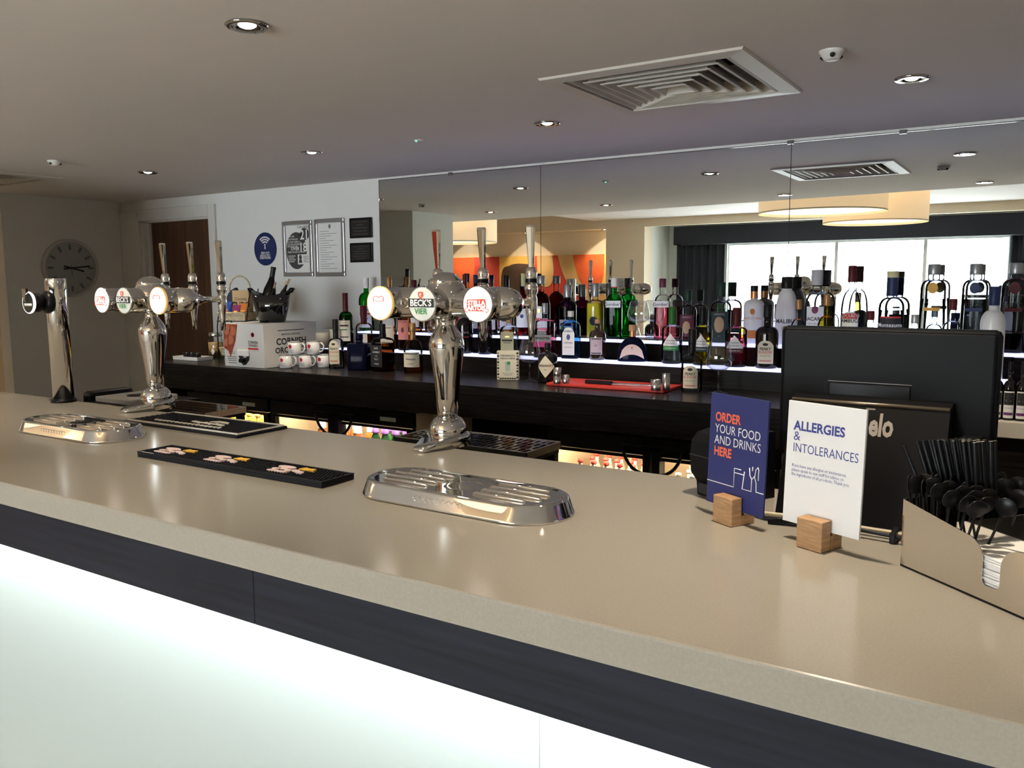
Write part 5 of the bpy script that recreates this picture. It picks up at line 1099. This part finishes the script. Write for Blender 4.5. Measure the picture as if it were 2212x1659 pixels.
# ------------------------------------------------------------------ till: touch screen seen from behind
tl = thing('till_monitor', 'black touch-screen till seen from behind on the bar', 'till', (-.272, 1.70, ZB+.0006), math.radians(-2))
b = MB().bbox(-.200, .200, .060, .092, .085, .357, .012)
b.build('screen_back', M_blackm, tl)
MB().bbox(-.192, .192, .056, .0605, .093, .350, .004).build('rear_shell', M_blackm, tl)
MB().box(-.10, .055, .0545, .0555, .248, .2492).build('rear_seam', M_inkgrey, tl)
MB().bbox(-.098, .053, .0535, .0562, .185, .246, .002).build('rear_hatch', M_black, tl)
# wedge base
wb_ = MB(); sec = [(-.085, 0), (.075, 0), (.075, .215), (.035, .222), (.0, .214)]
wb_.prism([(a, c) for a, c in sec], -.155, .130, 'YZ'); wb_.build('base', M_black, tl)
tn = math.atan2(.085, .214)
MB().tube([(-.154, -.001, .2145), (.129, -.001, .2145)], .0035, 8).build('base_ledge_highlight', mat('ledge_highlight_metal', (.20, .17, .13), .35, metal=.8), tl)  # paler tube along the base's top edge, drawn in for the ledge highlight
vs, fs = text_geo('elo', .056, bold=.035, sx=.62)
lb = MB(); 
for_v = []
for a, c in vs:
    s_ = .176+c; for_v.append((.017+a, -.085+.085*s_/.214-.0012, s_))
lb.add(for_v, fs); lb.build('lettering', mat('grey_logo', (.30, .28, .26), .5), tl)
MB().box(-.011, .005, -.0135, -.0128, .2055, .2085).build('logo_macron', mat('grey_logo'), tl)
MB().bbox(.131, .178, .02, .06, .150, .162, .002).build('card_reader', M_blackm, tl)
pr = thing('receipt_printer', 'black rounded receipt printer behind the order sign', 'printer', (-.558, 1.715, ZB+.0006), math.radians(-28))
pts = [(-.055, 0), (-.058, .03), (-.074, .05), (-.078, .085), (-.074, .118), (-.060, .134), (-.030, .140), (.060, .140), (.062, 0)]
MB().prism(pts, -.030, .075, 'YZ').build('casing', M_blackm, pr)
MB().box(-.0305, .0755, -.0790, -.0740, .088, .090).build('lid_seam', M_ink, pr)
MB().box(-.020, .062, -.062, -.058, .006, .028).build('paper_slot', M_ink, pr)
for j, (m, p, lbx) in enumerate(((M_black, [(-.47, 1.575, .004), (-.43, 1.555, .004), (-.385, 1.566, .004), (-.33, 1.585, .004), (-.22, 1.572, .004), (-.14, 1.568, .004)], 'black power cable looping on the bar behind the signs'), (mat('cream_cable', (.62, .55, .40), .5), [(-.50, 1.60, .005), (-.455, 1.585, .005), (-.40, 1.592, .005), (-.30, 1.557, .012), (-.21, 1.552, .012), (-.13, 1.547, .005)], 'cream cable running along the bar behind the signs'), (M_black, [(-.42, 1.535, .004), (-.36, 1.545, .004), (-.28, 1.538, .0135), (-.20, 1.530, .012), (-.13, 1.528, .004)], 'thin black cable nearest the allergy sign'))):
    o_ = MB().tube([(a+.3, b_-1.56, c) for a, b_, c in p], .0035, 8).build('till_cable', m, None, (-.3, 1.56, ZB+.0005)); tag(o_, lbx, 'cable')
MB().bbox(.09, .100, -.038, .012, .0, .018, .002).build('cable_tie', M_black, o_)

# ------------------------------------------------------------------ napkin caddy, straws, stirrers
CA = math.radians(-40.7); cdx, cdy = -.177, 1.413
def cw(x, y_, z=0.0):
    return (cdx+x*math.cos(CA)-y_*math.sin(CA), cdy+x*math.sin(CA)+y_*math.cos(CA), ZB+.0006+z)
cd = thing('bar_caddy', 'polished steel napkin and straw caddy', 'caddy', cw(0, 0), CA)
M_caddy = mat('polished_steel_caddy', (.74, .72, .68), .06, metal=1.0)
Wc, Dc = .34, .24
def fp(x):      # front plate top
    return .106-.26*x*0.78
n = 9
left = [(0, 0), (.155, 0), (.155, .030)]+[]
pl_ = [(0, .003), (Wc, .003), (Wc, .108)]
arcR = [(Wc-.125+.030*math.cos(a), .058+.030*math.sin(a)) for a in [PI/2+PI/2*k/6 for k in range(7)]]
arcL = [(.125+.030*math.cos(a), .058+.030*math.sin(a)) for a in [0+PI/2*k/6 for k in range(7)]]
poly = [(0, .003), (Wc, .003), (Wc, .108)]+[(Wc-.125, .088)]+arcR[1:]+[(Wc-.155, .030), (Wc-.160, .024), (.160, .024), (.155, .030)]+arcL+[(0, .108)]
MB().prism(poly, 0.0, .0015, 'XZ').build('front_plate', M_caddy, cd)
MB().box(0, .0015, .0015, Dc, .003, .108).build('side_plate', M_caddy, cd); MB().box(Wc-.0015, Wc, .0015, Dc, .003, .108).build('side_plate', M_caddy, cd)
MB().box(0, Wc, Dc-.0015, Dc, .003, .108).build('back_plate', M_caddy, cd)
MB().box(0, Wc, 0, Dc, 0, .003).build('base_plate', M_black, cd)
MB().box(.105, .1065, .0015, Dc-.0015, .003, .100).build('divider', M_caddy, cd); MB().box(.0015, .105, .0535, .055, .003, .070).build('divider', M_caddy, cd)
M_nap = mat('white_tissue', (.80, .78, .75), .9)
for k in range(16):
    j = random.uniform(-.003, .003)
    o_ = MB().bbox(-.062, .062, -.054, .054, 0, .0036, .0012).build('paper_napkin', M_nap, None, cw(Wc/2+j, .060+random.uniform(-.002, .002), .0035+k*.0039), (0, 0, CA+random.uniform(-.02, .02)))
    tag(o_, 'white folded paper napkin in the steel caddy stack', 'napkin', 'napkins in the caddy')
M_straw = mat('black_straw', (.005, .0055, .007), .4, spec=.25); M_tip = mat('pale_straw_end', (.62, .58, .48), .6)
def lean(root, base, tip):
    root.location = base; root.rotation_mode = 'QUATERNION'
    root.rotation_quaternion = Vector((0, 0, 1)).rotation_difference((Vector(tip)-Vector(base)).normalized())
random.seed(11); proto = None; SL = .206
for i in range(9):
    for j in range(5):
        bx_ = .046+.0066*i; by_ = .060+.0072*j; out = (i == 0 and j in (0, 3))
        base = cw(bx_, by_, .0036); tip = cw(bx_-.092+.0095*(i-1)+(-.028 if out else 0)+random.uniform(-.003, .003), by_+.0035*(j-2)+random.uniform(-.003, .003), SL)
        if proto is None:
            proto = thing('drinking_straw', 'black paper straw standing in the steel caddy', 'straw', base, 0, 'black straws in the caddy')
            MB().lathe([(.0030, 0), (.0030, SL)], 10, cap0=True, cap1=False).build('tube', M_straw, proto); MB().lathe([(.0031, SL+.0001), (.0016, SL+.0003), (.0016, SL-.004)], 10, cap0=False, cap1=True).build('cut_end', M_tip, proto); o_ = proto
        else: o_ = copy_tree(proto)
        lean(o_, base, tip)
proto = None
spots = [(.014+.0135*i, .010+.017*j+.004*(i % 2)) for j in range(3) for i in range(7)]+[(.016+.022*i, .106+.019*j) for j in range(3) for i in range(4)]
for k, (bx_, by_) in enumerate(spots):
    base = cw(bx_, by_, .0036); fr_ = by_ < .05
    tip = cw(max(.010, bx_+(bx_-.045)*.75+random.uniform(-.006, .006)), by_+((by_-.13)*.3 if not fr_ else (by_-.030)*.3)+random.uniform(-.004, .004), .12+random.uniform(-.012, .008))
    if proto is None:
        proto = thing('cocktail_stirrer', 'black disc-ended cocktail stirrer in the steel caddy', 'stirrer', base, 0, 'black stirrers in the caddy')
        MB().tube([(0, 0, 0), (0, 0, .118)], .0019, 8).build('stem', M_black, proto)
        MB().lathe([(0, -.0012), (.0135, -.0010), (.0145, 0), (.0135, .0010), (0, .0012)], 22, (0, 0, .131), 'Y').build('disc', M_black, proto); o_ = proto
    else: o_ = copy_tree(proto)
    lean(o_, base, tip)
    o_.rotation_quaternion = o_.rotation_quaternion @ Matrix.Rotation(random.uniform(-1.2, 1.2) if not fr_ else random.choice((.5, .7, 1.5, -.2)), 3, 'Z').to_quaternion()

# ------------------------------------------------------------------ the lounge seen in the mirror
M_curt = mat('navy_curtain_cloth', (.012, .014, .022), .85)
def curtain(x0, x1, label):
    t = thing('window_curtain', label, 'curtain', ((x0+x1)/2, WIN_Y+.17, .05), 0, 'navy curtains'); n = 60; b = MB(); w = (x1-x0)
    fr = [(-w/2+w*k/n, .030*math.sin(2*PI*k/n*w/.13)) for k in range(n+1)]; bk_ = [(a, c+.006) for a, c in reversed(fr)]
    b.prism(fr+bk_, 0, 2.065); b.build('pleated_cloth', M_curt, t); return t
curtain(-5.08, -4.30, 'pleated navy curtain at the alcove end of the lounge window'); curtain(-.50, .15, 'pleated navy curtain at the television end of the lounge window')
pm_ = thing('window_pelmet', 'long dark navy pelmet over the lounge window', 'pelmet', (-1.3, WIN_Y+.18, 2.10)); MB().bbox(-3.80, 3.8, -.02, .10, .02, .30, .004).build('front_board', M_curt, pm_); MB().box(-3.80, 3.8, -.17, -.021, .27, .30).build('top_board', M_curt, pm_)
for sx in (-3.80, 3.78): MB().box(sx, sx+.02, -.17, -.021, .02, .269).build('end_board', M_curt, pm_)
tv = thing('wall_television', 'dark wall-mounted television beside the lounge window', 'television', (.90, WIN_Y+.32, 2.02)); MB().bbox(-.62, .55, -.03, .03, -.36, .36, .006).build('casing', M_black, tv); MB().box(-.60, .53, .0302, .031, -.34, .34).build('screen', mat('tv_glass', (.01, .012, .014), .05), tv); MB().box(-.1, .1, -.32, -.031, -.1, .1).build('wall_bracket', M_black, tv)
M_shade = mat('ivory_fabric_shade', (.75, .62, .45), .8, emit=(1.0, .70, .40), estr=.42); M_shade2 = mat('lit_shade_diffuser', (.85, .80, .70), .7, emit=(1.0, .84, .60), estr=1.1)
def pendant(x, y_, zb_, r, hgt, label, power):
    t = thing('drum_pendant', label, 'pendant lamp', (x, y_, zb_), 0, 'large drum pendants in the lounge')
    MB().lathe([(r, 0), (r, hgt), (r-.004, hgt), (r-.004, 0)], 56, cap0=False, cap1=False).build('drum_shade', M_shade, t)
    MB().lathe([(r-.006, .025), (r*.5, .024), (0, .0238)], 56, cap0=False, cap1=False).build('diffuser', M_shade2, t)
    MB().lathe([(r+.001, -.001), (r+.001, .012)], 56, cap0=False, cap1=False).build('lower_trim', mat('ivory_trim', (.70, .62, .50), .7), t)
    MB().tube([(0, 0, .05), (0, 0, ZU-zb_-.001)], .008, 10).build('stem', M_chrome_dk, t)
    for k in range(3): MB().tube([(0, 0, hgt-.03), ((r-.005)*math.cos(k*2*PI/3), (r-.005)*math.sin(k*2*PI/3), hgt-.03)], .003, 6).build('spider_arm', M_chrome_dk, t)
    l = bpy.data.lights.new('pendant_bulb', 'POINT'); l.energy = power; l.color = (1.0, .74, .46); l.shadow_soft_size = .06
    lo = bpy.data.objects.new('pendant_bulb', l); C.objects.link(lo); lo.parent = t; lo.location = (0.03, 0, hgt*.55)
pendant(-1.83, -.50, 2.165, .560, .27, 'widest ivory drum pendant closest to the bar ceiling', 60)
pendant(-1.56, -1.62, 2.125, .495, .30, 'ivory drum pendant hanging lower behind the widest one', 60)
pendant(-5.60, .02, 1.985, .440, .36, 'ivory drum pendant by the pier and the painting alcove', 50)
# painting in the lit alcove
pv = YW*2+4.62
pR = float(ony(1308, 549, pv)[0]); pT = float(ony(1308, 549, pv)[2])
pn = thing('abstract_painting', 'wide abstract red and orange painting in the lit alcove', 'painting', (pR-1.6, -4.645, pT-.75))
Mrd = mat('vermilion_paint', (.62, .10, .025), .6, noise=(3, .15)); Mdr = mat('deep_red_paint', (.42, .035, .015), .6, noise=(3, .15)); Moc = mat('ochre_paint', (.62, .36, .08), .6, noise=(4, .15)); Mbrn = mat('umber_paint', (.045, .022, .012), .6); Mtan = mat('tan_paint', (.55, .34, .13), .6)
cv = MB().box(-1.6, 1.6, 0, .05, -.75, .75).build('canvas', Moc, pn)
def blob(pts, m, k): MB().prism(pts, .0505+.0006*k, .0509+.0006*k, 'XZ').build('painted_shape', m, cv)
def curve_pts(c, n=10):
    out = []
    for i in range(len(c)-1):
        for k in range(n):
            s = k/n; p0, p1, p2, p3 = c[max(i-1, 0)], c[i], c[i+1], c[min(i+2, len(c)-1)]
            out.append(tuple(.5*((2*p1[j])+(-p0[j]+p2[j])*s+(2*p0[j]-5*p1[j]+4*p2[j]-p3[j])*s*s+(-p0[j]+3*p1[j]-3*p2[j]+p3[j])*s**3) for j in (0, 1)))
    return out+[c[-1]]
blob([(-1.6, -.75), (-1.6, .75), (-.78, .75), (-.78, -.75)], Mrd, 0)
blob([(-.95, -.75), (-.95, .75), (-.42, .75), (-.42, -.75)], Mdr, 1)
blob([(.18, -.75), (.30, .75), (1.55, .75), (1.55, -.75)], Mdr, 1)
blob(curve_pts([(-.36, -.75), (-.38, .40), (-.20, .60), (.10, .62), (.24, .56), (.30, .30), (.28, -.75)]), Mbrn, 3)
blob(curve_pts([(.34, .75), (.36, .40), (.45, .24), (.60, .26), (.66, .45), (.64, .75)]), Mtan, 4)
blob(curve_pts([(.74, .75), (.84, .45), (1.0, .20), (1.25, .0), (1.5, -.2), (1.6, -.2), (1.6, .05), (1.35, .16), (1.15, .34), (1.02, .75)]), Mtan, 4)
blob(curve_pts([(1.02, .75), (1.12, .42), (1.28, .20), (1.46, .22), (1.58, .40), (1.60, .75)]), Mrd, 5)
for k, px in enumerate((1005, 1138, 1307)):
    P = ony(px, 540, YW*2+4.5); 
    t = downlight(float(P[0]), -4.49, ('spotlight over the painting next to the pier side', 'spotlight over the dark centre of the painting', 'spotlight over the window end of the painting')[k], 130.0, z=NZ1, size=110)
